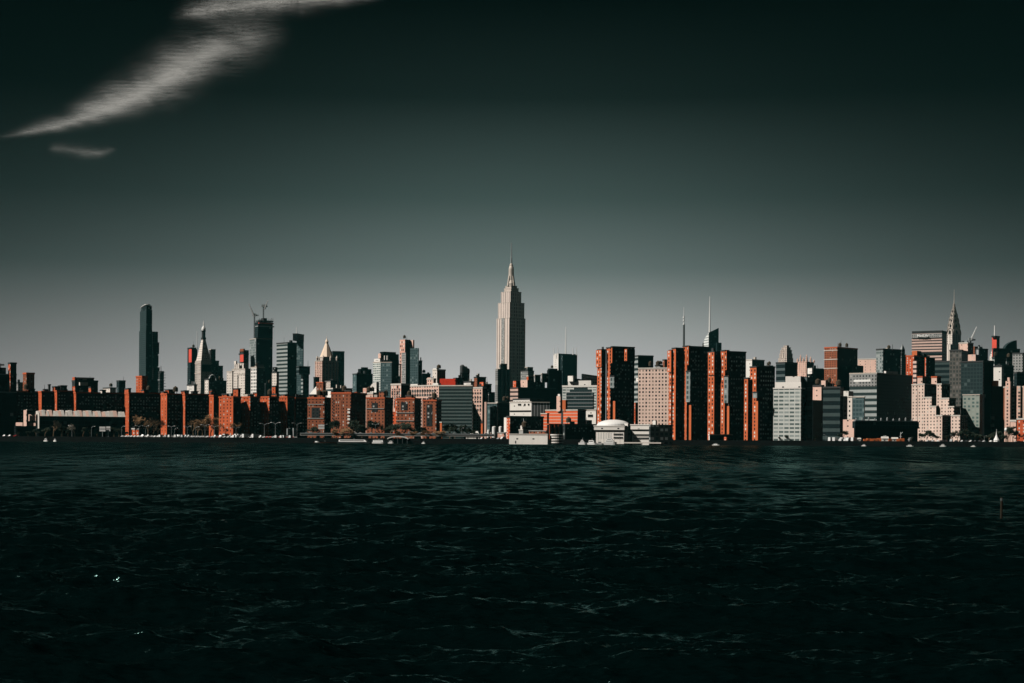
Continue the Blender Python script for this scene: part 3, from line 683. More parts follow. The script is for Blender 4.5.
# ---- four brick river towers: each a zigzag of fins, wider at the top
def river_tower(label, Y, fins, core, clutter=3):
    """fins: (xl, xc, xr, top, bottom of the wide head, x of the lower left edge)"""
    xl, xc, xr, yt, yh, xlow = fins[0]
    b = Bld('river_tower', 'building', label, 'brick_tower', 30, Y, xlow, xc, xr, yt, group='brick river towers', rmat='dark_or_shaded_brick', cap='parapet_dark', lip=.5, clutter=1, part='fin')
    if yh: b.part('head', 'brick_tower', xl, xc - .2, xc + 1.5, yt + .3, yh, dY=-1.2, cap=None, rmat='dark_or_shaded_brick', sink=0)
    for xl, xc, xr, yt, yh, xlow in fins[1:]:
        k = b.part('fin', 'brick_tower', xlow, xc, xr, yt, dY=-3, rmat='dark_or_shaded_brick', cap='parapet_dark', lip=.5)
        if yh: b.part('head', 'brick_tower', xlow - .2, xc + 1.6, xr, yt + .2, yh, dY=-4.5, cap=None, rmat='dark_or_shaded_brick', sink=0)
    xl, xc, xr, yt, yg0, yg1, xa = core
    k = b.part('core', 'brick_bright', xl, xc, xr, yt, dY=-2, rmat='dark_or_shaded_brick', cap='parapet_dark', lip=.5)
    b.clutter(k, clutter)
    b.part('glazed_bay', 'grey_glass', xa - 3.6, xa + .6, xa + 2, yg0, yg1, dY=-8, cap='parapet_dark', lip=.3, rmat='black_glass_or_shade', sink=0, al=50)
    b.part('low_fin', 'brick_blank', xa - .6, xa + 1.6, xa + 3, yg1 + 13 if yg1 < 390 else yg1 + 3, dY=-7, cap=None, rmat='black_glass_or_shade')
    b.windows('R', 6, 16, 'window_blind', yt + 3, yt + 74, (1.3, 1.5), k=k, keep=.62, u0=.1, u1=.95, mats=['window_blind', 'window_blind', 'window_pale'])
    return b
b = river_tower('brick river tower standing apart beside the glass hospital, behind the domed white school', 1420,
                [(596, 601.6, 606, 349.5, 367, 597.4), (606, 610.6, 613, 347.5, 363, 606.4)], (611, 612.5, 634.6, 346.6, 376, 388, 613.6))
b.part('back_fin', 'brick_tower', 624.4, 627, 635, 349, 361, dY=-14, cap=None, rmat='dark_or_shaded_brick', sink=0)
river_tower('tallest brick river tower, next to the pale gridded slab block', 1365,
            [(667.4, 671.4, 673, 350.2, 372, 669), (672, 675.8, 683, 348, 0, 672), (683, 687, 690, 346, 365, 683)], (688, 689.8, 709.5, 346.4, 371, 402, 689.6), clutter=5)
b = river_tower('brick river tower with a pale terrace at its foot, beside the tallest of the four', 1335,
            [(708, 714.4, 721, 352, 375, 708), (721, 725, 729, 350.4, 370, 721)], (727, 728.8, 746, 351.5, 376, 403, 727.6))
b = river_tower('lowest brick river tower, next to the pale tiled office block', 1305,
            [(744, 748, 750, 378, 0, 744.2), (750, 756.4, 759, 366.6, 0, 750)], (757.5, 758.5, 775, 366.4, 392, 398, 756.4), clutter=4)
b = Bld('office_slab', 'building', 'dark slab with a grey edge standing behind the first brick river tower', 'grey_band', 20, 1950, 633, 638, 653.4, 356, rmat='black_glass_or_shade', cap='parapet_dark')
b.part('low_annex', 'brick_bright', 632.6, 635.4, 638.5, 402.5, dY=-180, rmat='black_glass_or_shade', cap=None)
b.part('balcony', 'white_panel', 636, 638.8, 640.2, 378, 381.5, dY=-60, cap=None, sink=0)
b = Bld('clinic_tower', 'building', 'pale pink slab block with a regular window grid across its whole face', 'pink_grid', 74, 1500, 638.3, 670.5, 672, 368, cap='concrete_pale', lip=.6, clutter=2)
b = Bld('brick_tower', 'building', 'small brown block peeking over the pale gridded slab block', 'brick_brown', 35, 2300, 662.6, 664.5, 668, 360)
b = Bld('office_block', 'building', 'low grey rooftop block over the pale gridded slab block', 'grey_stone', 40, 2300, 655, 660, 664, 365.5, clutter=2)
# ---- antenna tower and crystalline tower far behind
b = Bld('mast_tower', 'tower', 'distant dark tower carrying a tall dark mast with pale knobs', 'dark_glass', 30, 3500, 676, 681, 692, 352)
b.mast('mast', 'steel_dark', 684, 353, 324, 2.2, 1.9)
b.mast('mast_top', 'steel_pale', 683.8, 324, 307, .9, .3)
for y in (323, 319.5, 316.5): b.mast('knob', 'steel_pale', 683.8, y + 1.6, y, 1.9, 1.9)
b = Bld('crystal_tower', 'skyscraper', 'faceted glass tower with slanting top and a white lattice spire', 'pale_tile', 36, 3500, 701, 708.6, 718.6, 349, rmat='dark_glass', cap=None, lip=0)
k = b.blk
m = MB(); z = lambda y: zat(709, y, 3500)
P = k.rect(); uvq = lambda L, h: [(0, 0), (L, 0), (L, h), (0, h)]
m.v += [(*P[0], k.z1), (*P[1], k.z1), (*P[2], k.z1), (*P[3], k.z1), (*P[0], z(332.6)), (*P[1], z(327.2)), (*k.P(k.b, k.a * .5), z(333)), (*k.P(0, k.a * .45), z(337.4)), (*k.P(0, k.a * .8), z(343.4)), (*k.P(k.b, k.a * .8), z(341))]
m.face([0, 1, 5, 4], uvq(k.b, 40), 1)
m.face([3, 0, 4, 7, 8], [(0, 0), (k.a, 0), (k.a, 38), (k.a * .55, 28), (k.a * .2, 14)], 0)
m.face([1, 2, 9, 6, 5], None, 1); m.face([4, 5, 6, 7], None, 1); m.face([7, 6, 9, 8], None, 1); m.face([8, 9, 2, 3], None, 1)
m.build('slanted_crown', ['crown_band', 'dark_glass'], b.root, b.o)
m = MB(); x = xat(709.6, 333, 3510)
m.tube((x, 3510, z(338)), (x, 3510, z(318)), 2.3, 1.5, 8); m.tube((x, 3510, z(318)), (x, 3510, z(296)), 1.5, .5, 8); m.build('spire', 'white_paint', b.root, b.o)
b.part('wing', 'dark_glass', 716, 717, 721.6, 342.5, dY=-8, rmat='dark_glass')
b = Bld('office_tower', 'building', 'pale and grey glass box rising behind the lowest brick river tower', 'white_plain', 42, 2200, 746, 752, 764.4, 360, rmat='teal_glass', cap='concrete_pale', clutter=1)
b = Bld('office_block', 'building', 'small pale rooftop block over the right half of the lowest brick river tower', 'white_stone', 40, 2300, 764, 769, 773, 366, clutter=3)
# ---- domed crown tower, dark box, pale tiled block
b = Bld('crown_tower', 'tower', 'distant stone tower with a rounded crown above a dark glass box', 'limestone', 38, 2900, 778.6, 787, 793.2, 358, rmat='grey_stone', cap=None, piers=6)
for (x0, xc, x1, y) in ((779.6, 787, 792.6, 353.6), (780.6, 787, 791.8, 350), (782, 787, 790.6, 347.4), (784, 787, 789, 345.6)):
    b.part('crown_tier', 'limestone', x0, xc, x1, y, y + 5, dY=4 + (x0 - 779) * 2, rmat='grey_stone', cap='parapet_stone', lip=.4, piers=5)
b = Bld('office_block', 'building', 'dark glass box with a grey banded flank above the pale tiled office block', 'dim_band', 42, 2000, 776, 785, 797.4, 363, rmat='black_glass_or_shade', lip=1.5)
b = Bld('tiled_office', 'building', 'wide pale tiled office block with rows of windows and a white roof cap', 'pale_tile', 72, 1292, 773.4, 801, 812.5, 388, rmat='dark_glass', cap='white_plain', lip=.4, bands=0)
b.part('roof_cap', 'white_plain', 775, 801, 809, 382, 388.2, dY=3, cap=None, rmat='teal_glass')
b.part('roof_cap', 'white_plain', 785.5, 800.6, 806, 376.2, 382.2, dY=5, cap=None, rmat='teal_glass')
b.part('side_wing', 'dim_band', 801, 807, 812.6, 377, dY=10, rmat='dim_band', al=30)
b = Bld('gothic_tower', 'building', 'pink brick tower with pointed pinnacles along its top', 'pink_stone', 50, 2500, 796.8, 806.5, 814, 361.5, rmat='dark_or_shaded_brick', cap=None, clutter=1)
k = b.blk
for u, v, h in ((0, .02, 12), (0, .35, 7), (0, .65, 12), (0, .95, 6), (.5, 0, 9), (.95, 0, 4)):
    m = MB(); p = k.P(k.b * u + 1, k.a * v); m.lathe(*p, [(1.7, k.z1 - 1), (1.5, k.z1 + h * .6), (.15, k.z1 + h)], 6); m.build('pinnacle', 'pink_stone', b.root, b.o)
b = Bld('office_block', 'building', 'dark box block with a small white panel on its roof edge beside the pinnacled tower', 'black_glass_or_shade', 25, 2050, 808, 811, 826, 369, clutter=2)
b.part('penthouse', 'white_panel', 807.6, 812, 813.6, 368, 373.5, dY=-12, cap=None)
b = Bld('apartment_tower', 'building', 'tall tan brick slab with a black side and tiered brick cornices', 'brick_brown', 46, 2000, 824.4, 837.2, 857.6, 347.5, rmat='black_glass_or_shade', clutter=5, cap='parapet_brick')
k = b.blk
for y in (350.5, 359.5, 368.5):
    m = MB(); z = zat(830, y, 2000); m.prism(k.rect(u1=1, grow=.6), z, z + 1.0, bottom=True); m.build('cornice', 'concrete_pale', b.root, b.o)
b.part('low_wing', 'black_glass_or_shade', 850, 852, 863.4, 365, dY=8)
b = Bld('office_block', 'building', 'pink block with a dark lower half beside the dark banded office block', 'pink_plain', 46, 1480, 812.8, 821.4, 824, 386, clutter=2, rmat='dark_or_shaded_brick')
b.part('front_block', 'black_glass_or_shade', 811, 813, 823, 400, dY=-12)
b = Bld('office_block', 'building', 'low pale penthouses cluster on a dark block before the tan brick slab', 'dark_grid', 40, 1620, 820, 824, 834, 384, clutter=6)
b.part('penthouse', 'pink_plain', 821, 825.5, 828, 380.4, 386, dY=-8)
b = Bld('office_block', 'building', 'dark office block with horizontal floor bands beside the small white stepped building', 'floor_band', 62, 1400, 823, 840.2, 843.6, 387.5, rmat='black_glass_or_shade', lip=1, clutter=3)
b = Bld('stepped_block', 'building', 'small white stepped building with a blank pink base near the shore', 'white_stone', 58, 1400, 843, 852.2, 864, 396.5, rmat='teal_glass', cap='concrete_pale', lip=.4)
b.part('side_wing', 'teal_glass', 852.5, 864.2, 865, 396.7, dY=-5, al=66, cap='concrete_pale', lip=.3)
b.part('upper_block', 'white_plain', 839.6, 848.5, 853.4, 391, dY=24, cap=None)
b.part('base_block', 'pink_plain', 843, 854.6, 856, 419.5, dY=-16, cap=None)
b = Bld('office_slab', 'building', 'huge black slab with a pale banded flank carrying one bright white bar', 'grey_band', 52, 1650, 849.6, 876.8, 912.4, 373, rmat='black_glass_or_shade', cap='parapet_stone', lip=.6, clutter=0)
k = b.blk
m = MB(); z = zat(862, 381.5, 1650)
m.prism([k.P(-.6, k.a * .84), k.P(-.6, k.a * .22), k.P(.1, k.a * .22), k.P(.1, k.a * .84)], z, z + 2.4, bottom=True); m.build('white_bar', 'white_paint', b.root, b.o)
m = MB(); m.prism([k.P(-.3, k.a), k.P(-.3, 0), k.P(.1, 0), k.P(.1, k.a)], zat(862, 386, 1650), zat(862, 384, 1650), bottom=True)
m.prism([k.P(-.35, k.a), k.P(-.35, 0), k.P(.1, 0), k.P(.1, k.a)], zat(862, 384, 1650), k.z1 - .7, bottom=True); m.build('upper_cladding', 'grey_stone', b.root, b.o)
b = Bld('office_block', 'building', 'far pink flat-topped block peeking over the huge black slab', 'pink_plain', 66, 2700, 857.8, 876.4, 880, 359, cap='concrete_pale')
b = Bld('office_tower', 'building', 'black box tower with grey edge over the huge black slab', 'grey_glass', 35, 2200, 876.2, 883, 901, 349.5, rmat='black_glass_or_shade', lip=1.5, clutter=2)
b.mast('antenna', 'steel_dark', 892.4, 350, 344.5, .7, .4)
b.part('roof_deck', 'white_panel', 884, 886, 898, 371, dY=-420, cap=None)
b = Bld('spire_tower', 'building', 'grey tower with a small pointed top beside the black box tower', 'grey_stone', 35, 2500, 898.6, 901.4, 906, 355, rmat='teal_glass', clutter=1)
k = b.part('setback', 'dark_or_shaded_brick', 900, 902, 905, 349.4, 355.3, dY=4, cap=None)
m = MB(); m.prism(k.rect(), k.z1, k.z1 + 9, top=[k.P(k.b * .5, k.a * .5)] * 4, cap=False); m.build('pointed_roof', 'steel_grey', b.root, b.o)
# ---- red brick pair and the broad banded tower with lettering
b = Bld('apartment_tower', 'building', 'red brick apartment tower with an orange penthouse under the broad banded tower', 'brick_bright', 46, 1900, 906, 914, 921, 356, rmat='dark_or_shaded_brick', cap='parapet_brick')
b.part('penthouse', 'brick_blank', 912, 917, 921.4, 350.8, dY=14, rmat='dark_or_shaded_brick')
b.part('balcony_stack', 'pink_rib', 913, 916.4, 918, 361, dY=-10, cap=None)
b = Bld('apartment_tower', 'building', 'dark apartment tower with thin orange edges beside the red brick tower', 'brick_bright', 26, 1950, 918, 920, 929.5, 356.5, rmat='dark_or_shaded_brick', clutter=2)
b.part('fin', 'brick_bright', 924.8, 926, 935, 357.5, dY=-10, rmat='dark_or_shaded_brick')
b = T = Bld('broad_tower', 'skyscraper', 'broad pink banded office tower with white rooftop lettering and a dark roof band', 'pink_rib', 60, 3000, 911.8, 942, 947, 333, rmat='dark_glass', cap=None)
k = b.part('roof_band', 'roof_dark', 912, 942, 947, 330.6, 333.4, dY=1, cap='parapet_dark', lip=.5)
b.part('sign_band', 'grey_stone', 911.6, 942, 946, 333.2, 337.3, dY=-2, cap=None, sink=0)
kb = b.part('floor_band', 'dark_glass', 911.7, 942, 946, 352.5, 354, dY=-2, cap=None, sink=0)
fc = bpy.data.curves.new('sign_lettering', 'FONT'); fc.body = 'MetLife'; fc.size = 7.4; fc.extrude = .25; fc.align_x = 'CENTER'; fc.align_y = 'CENTER'; fc.offset = .12
fo = bpy.data.objects.new('tmp_text', fc); COL.objects.link(fo); dg = bpy.context.evaluated_depsgraph_get()
fm = bpy.data.meshes.new_from_object(fo.evaluated_get(dg)); bpy.data.objects.remove(fo)
fm.materials.clear(); fm.materials.append(MATS['white_paint'])
o = bpy.data.objects.new('sign_lettering', fm); COL.objects.link(o); o.parent = b.root
kk = b.blk; p = kk.P(-4.2, kk.a * .62)
o.location = (p[0] - b.o[0], p[1] - b.o[1], zat(924, 335.2, 3000) - b.o[2]); o.rotation_euler = (math.pi / 2, 0, kk.al - math.pi / 2)
# ---- steel crowned spire tower
b = C_ = Bld('steel_crown_tower', 'skyscraper', 'slender tower with arched tiers of a steel crown tapering to a needle spire', 'white_stone', 40, 3300, 946.8, 952.4, 961, 334, rmat='grey_stone', cap='parapet_stone', lip=.8, piers=6)
b.part('shoulder', 'white_stone', 944, 950.6, 958, 344.5, dY=-10, rmat='grey_stone', cap='parapet_stone', piers=5)
cx, cy = [sum(p[i] for p in b.blk.rect()) / 4 for i in (0, 1)]
z = lambda y: zat(953.6, y, 3300)
base = b.blk.rect()
sqr = lambda r: [(cx + (p[0] - cx) * r, cy + (p[1] - cy) * r) for p in base]
tiers = ((334, .98, .88), (327.5, .84, .72), (321.8, .68, .55), (316.8, .50, .38), (312.4, .33, .23), (309, .20, .13), (306.4, .11, .07))
for i, (y, r0, r1) in enumerate(tiers):
    y1 = tiers[i + 1][0] if i < 6 else 303
    m = MB(); m.prism(sqr(r0), z(y), z(y1), top=sqr(r1))
    for side in range(4):
        a, c = sqr(r0 * 1.04)[side], sqr(r0 * 1.04)[(side + 1) % 4]
        hw = math.hypot(c[0] - a[0], c[1] - a[1]) / 2
        prev = None
        for t in range(9):
            th = math.pi * t / 8; f = .5 - .5 * math.cos(th) * .98
            q = (a[0] + (c[0] - a[0]) * f, a[1] + (c[1] - a[1]) * f, z(y) + (z(y1) - z(y)) * 1.05 * math.sin(th))
            if prev: m.tube(prev, q, .9, n=4, cap=False)
            prev = q
    m.build('crown_arch', 'nickel_steel', b.root, b.o)
    if i < 5:
        for side in (0, 3):
            a, c = sqr((r0 + r1) / 2 * 1.02)[side], sqr((r0 + r1) / 2 * 1.02)[(side + 1) % 4]
            m = MB(); x, y_ = (a[0] + c[0]) / 2, (a[1] + c[1]) / 2
            m.lathe(x, y_, [(2.6 * r0 + .5, z(y) + 1), (2.0 * r0 + .4, z(y) + 6 * r0 + 1), (.1, z(y) + 8 * r0 + 1.5)], 6); m.build('crown_window', 'window_dark', b.root, b.o)
m = MB(); m.tube((cx, cy, z(304)), (cx, cy, z(299)), 1.0, .6, 8); m.tube((cx, cy, z(299)), (cx, cy, z(289)), .5, .25, 6); m.build('spire', 'nickel_steel', b.root, b.o)
# ---- dark glass group before it
b = Bld('office_tower', 'building', 'dark blue-grey glass block with pale horizontal floor lines under the steel crowned tower', 'floor_band', 58, 2000, 934.6, 950, 950.8, 361.5, rmat='dark_glass', clutter=3)
b = Bld('residential_tower', 'building', 'grey-brown glass tower standing before the steel crowned tower', 'brown_glass', 58, 1700, 949.6, 961.6, 963, 350.5, raw=True, rmat='dark_glass', cap='parapet_dark', clutter=1)
b.part('wing', 'teal_glass', 957, 959, 968, 349.5, dY=14, rmat='teal_glass')
b = Bld('office_tower', 'building', 'flat-topped tower with a pink roof box and black side near the white crane jib', 'pink_plain', 52, 2300, 958.8, 967.8, 973.4, 343, rmat='black_glass_or_shade', cap='concrete_pale', clutter=2)
crane('small white luffing crane leaning over the pink roof box', 2320, 970.6, 345, 339.5, 976, 327, 970.9, 340, w=1)
b = Bld('apartment_tower', 'building', 'dark building of pale vertical fins between the crane and the red topped tower', 'grey_rib', 35, 2400, 976, 979, 988, 349, rmat='dark_or_shaded_brick', clutter=4)
b.part('step', 'brick_brown', 973, 974.6, 981, 346.4, dY=8)
b = Bld('glass_tower', 'building', 'dark teal glass tower with a paler green tiled base and pink roof box', 'deep_teal', 58, 1480, 961, 982.8, 984, 361.5, rmat='black_glass_or_shade', cap='parapet_dark', lip=.8)
b.part('roof_box', 'pink_plain', 968, 975.6, 979, 354.4, 361.8, dY=14, al=52, rmat='black_glass_or_shade')
b.part('lower_face', 'green_tile', 962.8, 979.6, 984.2, 394.5, dY=-9, al=64, rmat='pink_plain', cap='parapet_stone', lip=.3)
b = Bld('office_slab', 'building', 'black slab tower close beside the dark teal glass tower', 'black_glass_or_shade', 22, 1500, 980, 983.4, 993.6, 361.5, rmat='black_glass_or_shade', cap='parapet_dark')
b.part('low_wing', 'black_glass_or_shade', 991, 992, 1003.8, 386, dY=-14, rmat='black_glass_or_shade')
b.part('roof_hut', 'orange_paint', 992.4, 996.6, 998.6, 380.6, 386.4, dY=-10, cap=None, al=50)
b = Bld('netted_tower', 'tower', 'white tower narrowing upward with a red netted core and white pole', 'white_stone', 46, 2700, 989.6, 993.8, 1000.4, 357, rmat='dark_or_shaded_brick', cap=None)
k = b.part('spire_core', 'red_netting', 992, 996.6, 999.6, 337, 357.5, dY=-4, rmat='black_glass_or_shade', cap=None)
m = MB(); q = b.blk; m.prism(q.rect(), q.z1, zat(994, 341, 2700), top=[q.P(q.b * .45, q.a * .3), q.P(q.b * .9, q.a * .3), q.P(q.b * .9, q.a * .5), q.P(q.b * .45, q.a * .5)]); m.build('tapered_wall', 'white_stone', b.root, b.o)
b.part('cap_deck', 'roof_dark', 991.4, 995, 1000, 335.6, 337.2, dY=-6, cap=None, sink=0)
b.mast('pole', 'white_paint', 994.6, 337, 325.5, 1.2, .7)
b = Bld('office_slab', 'building', 'long dark flat-roofed block with a curved fin on its roof', 'black_glass_or_shade', 16, 2300, 992.6, 994, 1020, 348.8, rmat='black_glass_or_shade', cap='parapet_dark')
k = b.blk; m = MB(); n0 = len(m.v)
prof = [(.48, 0), (.52, 4.5), (.60, 8), (.72, 11), (.90, 14), (.94, 14), (.95, 0)]
fr = [k.P(k.b * t, 4) for t, h in prof]; bk = [k.P(k.b * t, 10) for t, h in prof]
m.v += [(*p, k.z1 + h) for p, (t, h) in zip(fr, prof)] + [(*p, k.z1 + h) for p, (t, h) in zip(bk, prof)]; n = len(prof)
m.face(list(range(n))); m.face([n + i for i in reversed(range(n))])
for i in range(n):
    j = (i + 1) % n; m.face([i, n + i, n + j, j])
m.build('roof_fin', 'dark_glass', b.root, b.o)
b = Bld('office_block', 'building', 'grey block of pale floor lines below the long dark flat-roofed block', 'grey_band', 30, 2000, 992, 994.5, 1006, 357.5, rmat='dim_band', clutter=2)
b = Bld('office_block', 'building', 'white stepped block beside a small orange roof hut near the black slab', 'white_plain', 55, 1800, 993.6, 1001.6, 1004, 366.5, rmat='black_glass_or_shade', clutter=2)
b = Bld('office_block', 'building', 'dark teal box between the white stepped block and the grey stone block', 'dark_glass', 25, 1850, 1000, 1002, 1013.6, 366, rmat='dark_glass', clutter=2)
b = Bld('office_block', 'building', 'low banded grey block wedged under the curved roof fin', 'grey_band', 30, 2050, 1004, 1006.5, 1016, 358.5, clutter=2)
b = Bld('office_tower', 'building', 'plain grey stone block at the edge of the skyline above the tan apartment block', 'grey_stone', 66, 1950, 1012.6, 1022.8, 1036, 353.5, rmat='black_glass_or_shade', clutter=1)
b = Bld('office_block', 'building', 'dark edge block behind the tan ribbed apartment block', 'dark_glass', 20, 1600, 1014, 1017, 1036, 373, clutter=1)
b = Bld('apartment_block', 'building', 'tan ribbed apartment block with a pointed central gable near the edge', 'brick_brown', 72, 1460, 1003.6, 1046, 1050, 386.5, cap='concrete_pale', lip=.5, rmat='dark_or_shaded_brick')  # wall darker than its ribs: shadow between them put into the colour
k = b.blk
for i in range(6):
    t = k.a * (1 - (i + .4) / 7.0); m = MB(); m.prism([k.P(-4.0, t), k.P(-4.0, t - 3.4), k.P(.1, t - 3.4), k.P(.1, t)], k.z0, k.z1 + .8); m.build('rib', 'tan_column', b.root, b.o)
b.part('gable_tower', 'pink_stone', 1005.6, 1010.2, 1011.5, 381, dY=10, cap=None)
b.part('gable_tower', 'pink_plain', 1007.4, 1009.6, 1010.4, 377.4, 381.3, dY=11, cap=None)
# ---- terraced pink complex
b = Bld('terraced_complex', 'building', 'stepped pink apartment complex descending in terraces toward the black slab', 'terrace_stone', 48, 1500, 911.8, 917.6, 926, 384.5, rmat='dark_or_shaded_brick', cap='concrete_pale', lip=.4, part='wing')
b.part('wing', 'terrace_stone', 918, 924.4, 936.5, 384, dY=-10, rmat='dark_grid', cap='concrete_pale', lip=.5)
b.part('roof_box', 'pink_plain', 917.4, 922.4, 926.5, 376.8, 384.3, dY=6, rmat='dark_or_shaded_brick', cap='parapet_brick')
b.part('roof_box', 'pink_plain', 931.4, 936.8, 941, 377, 384.3, dY=6, rmat='dark_or_shaded_brick', cap='parapet_brick')
b.part('wing', 'terrace_stone', 936.6, 941.6, 950, 384, dY=-24, rmat='dark_grid', cap='concrete_pale', lip=.5)
b.part('wing', 'terrace_stone', 923, 931.6, 939.6, 397.3, dY=-17, rmat='dark_grid', cap='concrete_pale', lip=.5)
b.part('wing', 'terrace_stone', 940.4, 949, 955.8, 398.2, dY=-36, rmat='dark_grid', cap='concrete_pale', lip=.5)
b.part('wing', 'terrace_stone', 929.4, 936, 943, 406.3, dY=-26, rmat='dark_grid', cap='concrete_pale', lip=.5)
b.part('wing', 'terrace_stone', 948.8, 954, 960.4, 406.6, dY=-46, rmat='dark_grid', cap='concrete_pale', lip=.5)
k1 = b.part('wing', 'terrace_stone', 935.6, 942.2, 950.4, 415.4, dY=-56, rmat='dark_grid', cap='concrete_pale', lip=.4)
k2 = b.part('wing', 'terrace_stone', 951, 960, 968, 415.4, dY=-78, rmat='dark_grid', cap='concrete_pale', lip=.4)
for kk in (k1, k2): b.windows('R', 2, 7, 'window_blind', 418, 434, (1.1, 1.1), k=kk, u0=.2, u1=.7)
# ---- low buildings on the far shore end
b = Bld('pier_shed', 'building', 'long low dark pier shed with a teal roof edge below the huge black slab', 'black_glass_or_shade', 6, 1330, 854, 855.5, 917.4, 420.5, rmat='black_glass_or_shade', cap='steel_grey', lip=.2)
k = b.blk; m = MB(); m.prism(k.rect(grow=1.0), k.z1 - 6.6, k.z1 - .7, bottom=True); m.build('fascia', 'dark_glass', b.root, b.o)
for i in range(10):
    m = MB(); p = k.P(k.b * (.04 + .1 * i), 3); m.lathe(*p, [(.7, k.z1), (.7, k.z1 + 1.4 + (i * 7 % 3) * .5), (.1, k.z1 + 2.2 + (i * 7 % 3) * .5)], 6); m.build('roof_vent', 'steel_grey', b.root, b.o)
b = Bld('low_block', 'building', 'low pale and orange waterside block beneath the tan ribbed apartment block', 'pink_plain', 50, 1400, 1010.4, 1016, 1034, 421, cap='concrete_pale', clutter=2, rmat='dark_or_shaded_brick')
b.part('step', 'brick_bright', 1017, 1030, 1034, 419, dY=-8, cap='concrete_pale', al=70)
b = Bld('terrace_cafe', 'building', 'white open terrace deck on posts at the foot of a brick river tower', 'white_plain', 10, 1316, 708.6, 709.6, 732.4, 434.5, cap='white_plain', lip=.3, rmat='black_glass_or_shade')
b.part('kiosk', 'brick_bright', 724, 726.4, 728, 437, dY=-8, cap=None)
# ================================================================== FRONT ROW
b = Bld('glass_office', 'building', 'dark glass office block at the far quay end with a brick stair tower', 'black_glass_or_shade', 14, 1362, -22, -16, 16.6, 373.6, rmat='dark_glass', cap='steel_grey', lip=.3, clutter=2)
b.part('lower_block', 'black_glass_or_shade', -24, -18, 16.4, 391.5, dY=-12, rmat='black_glass_or_shade', cap='steel_grey', lip=.3)
b.part('stair_tower', 'brick_bright', 8.2, 10.4, 16.5, 363.2, dY=8, rmat='dark_or_shaded_brick', cap='parapet_dark', al=34)
b.part('penthouse', 'dark_grid', -8, -3, 6, 367.4, 374, dY=6)
m = MB(); k = b.blk; p = k.P(k.b * .52, 2); m.tube((*p, k.z1 + 4), (*p, k.z1 + 9.5), .4, n=5); m.box(p[0] - 3, p[0] + 3, p[1] - 1, p[1] + 1, k.z1 + 7.5, k.z1 + 9); m.build('rooftop_box', 'steel_dark', b.root, b.o)

SL = [ # xl, xc, xr, top, angle, label
 (12, 16.5, 38, 391.5, 20, 'dark brick slab block nearest the glass office, only its windowed shaded front showing'),
 (37.4, 41.6, 53.2, 391.6, 30, 'narrow brick slab block next along from the one touching the glass office'),
 (52.8, 57, 72.4, 391, 30, 'brick slab block behind the long low building with a lit penthouse on its roof'),
 (71.8, 76, 125.4, 392.6, 12, 'widest brick slab block, its long shaded front above the long low building'),
 (124.8, 129, 161.4, 393, 18, 'brick slab block directly below the tallest glass skyscraper'),
 (160.8, 167, 181.4, 394, 36, 'narrow shaded brick slab block with one broad lit end just past the glass skyscraper'),
 (180.8, 185.2, 209.8, 394.2, 24, 'brick slab block with light window dots below the pyramid-roofed clock tower'),
 (209.2, 213.6, 220, 395.6, 40, 'thin brick slab block wedged beside the broad orange end wall'),
 (219, 233.2, 241, 397, 55, 'brick slab block whose broad orange end wall is fully lit'),
 (238, 250.2, 260, 397, 44, 'first brick slab block cut by a diagonal shadow beside the broad orange end wall'),
 (257, 269.4, 279, 397, 44, 'middle brick slab block among the three cut by diagonal shadows'),
 (276, 287.4, 294, 397, 44, 'last brick slab block cut by a diagonal shadow before the dark windowed slab'),
 (293.2, 295.6, 308.6, 398, 24, 'dark windowed brick slab block with one thin orange edge'),
 (307.6, 324.4, 331.4, 398, 70, 'brown frontal brick slab block with a recessed dark panel below the square brick tower'),
 (331, 351, 366, 393, 68, 'brown frontal brick slab block with pale balconies along one corner'),
 (366.4, 384.6, 393, 398, 70, 'brown frontal brick slab block with a small tower at its corner'),
 (396.6, 414.4, 421, 398.6, 70, 'brown frontal brick slab block with pale ledge lines before the striped pink wing'),
 (422.8, 436.4, 441.4, 400.5, 70, 'brown frontal brick slab block touching the long dark banded hospital front')]
slabs = []
SLY = [1414, 1411, 1408, 1405, 1402, 1400, 1397, 1396, 1372, 1377.0, 1382.5, 1388.0, 1392, 1384, 1376, 1368, 1360, 1352]
for i, (xl, xc, xr, yt, al, lab) in enumerate(SL):
    front = i >= 13
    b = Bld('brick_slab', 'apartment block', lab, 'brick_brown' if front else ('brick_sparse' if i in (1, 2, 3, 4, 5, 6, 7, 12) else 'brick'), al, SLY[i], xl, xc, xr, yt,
            group='brick slab blocks along the quay', rmat='dark_or_shaded_brick', cap='parapet_brick', lip=.7, clutter=3 if front else 1)
    w = xr - xc
    if not front and w > 9:
        b.windows('R', max(3, int(w / 3.0)), 10, 'window_blind', yt + 2.5, yt + 37, (1.15, 1.15), keep=.8, mats=['window_blind', 'window_pale', 'window_dark', 'window_blind'])
    slabs.append(b)
def hut(i, xl, xc, xr, yt, mat='brick', dY=5, al=None, cap='parapet_dark'):
    b = slabs[i]; b.part('roof_hut', mat, xl, xc, xr, yt, SL[i][3] + .3, dY=dY, al=al, cap=cap, lip=.4, rmat='dark_or_shaded_brick')
hut(0, 27, 29, 35, 389); hut(1, 43, 44, 48, 389.4); hut(1, 48, 49, 50.6, 384.6, 'roof_dark')
hut(2, 52.4, 55, 60, 386.6); hut(2, 58, 61, 67, 385.6, 'dark_or_shaded_brick'); hut(3, 72.4, 75, 77.5, 385.4); hut(3, 88.6, 91, 93.5, 387); hut(3, 100, 102, 106, 390, 'concrete_pale')
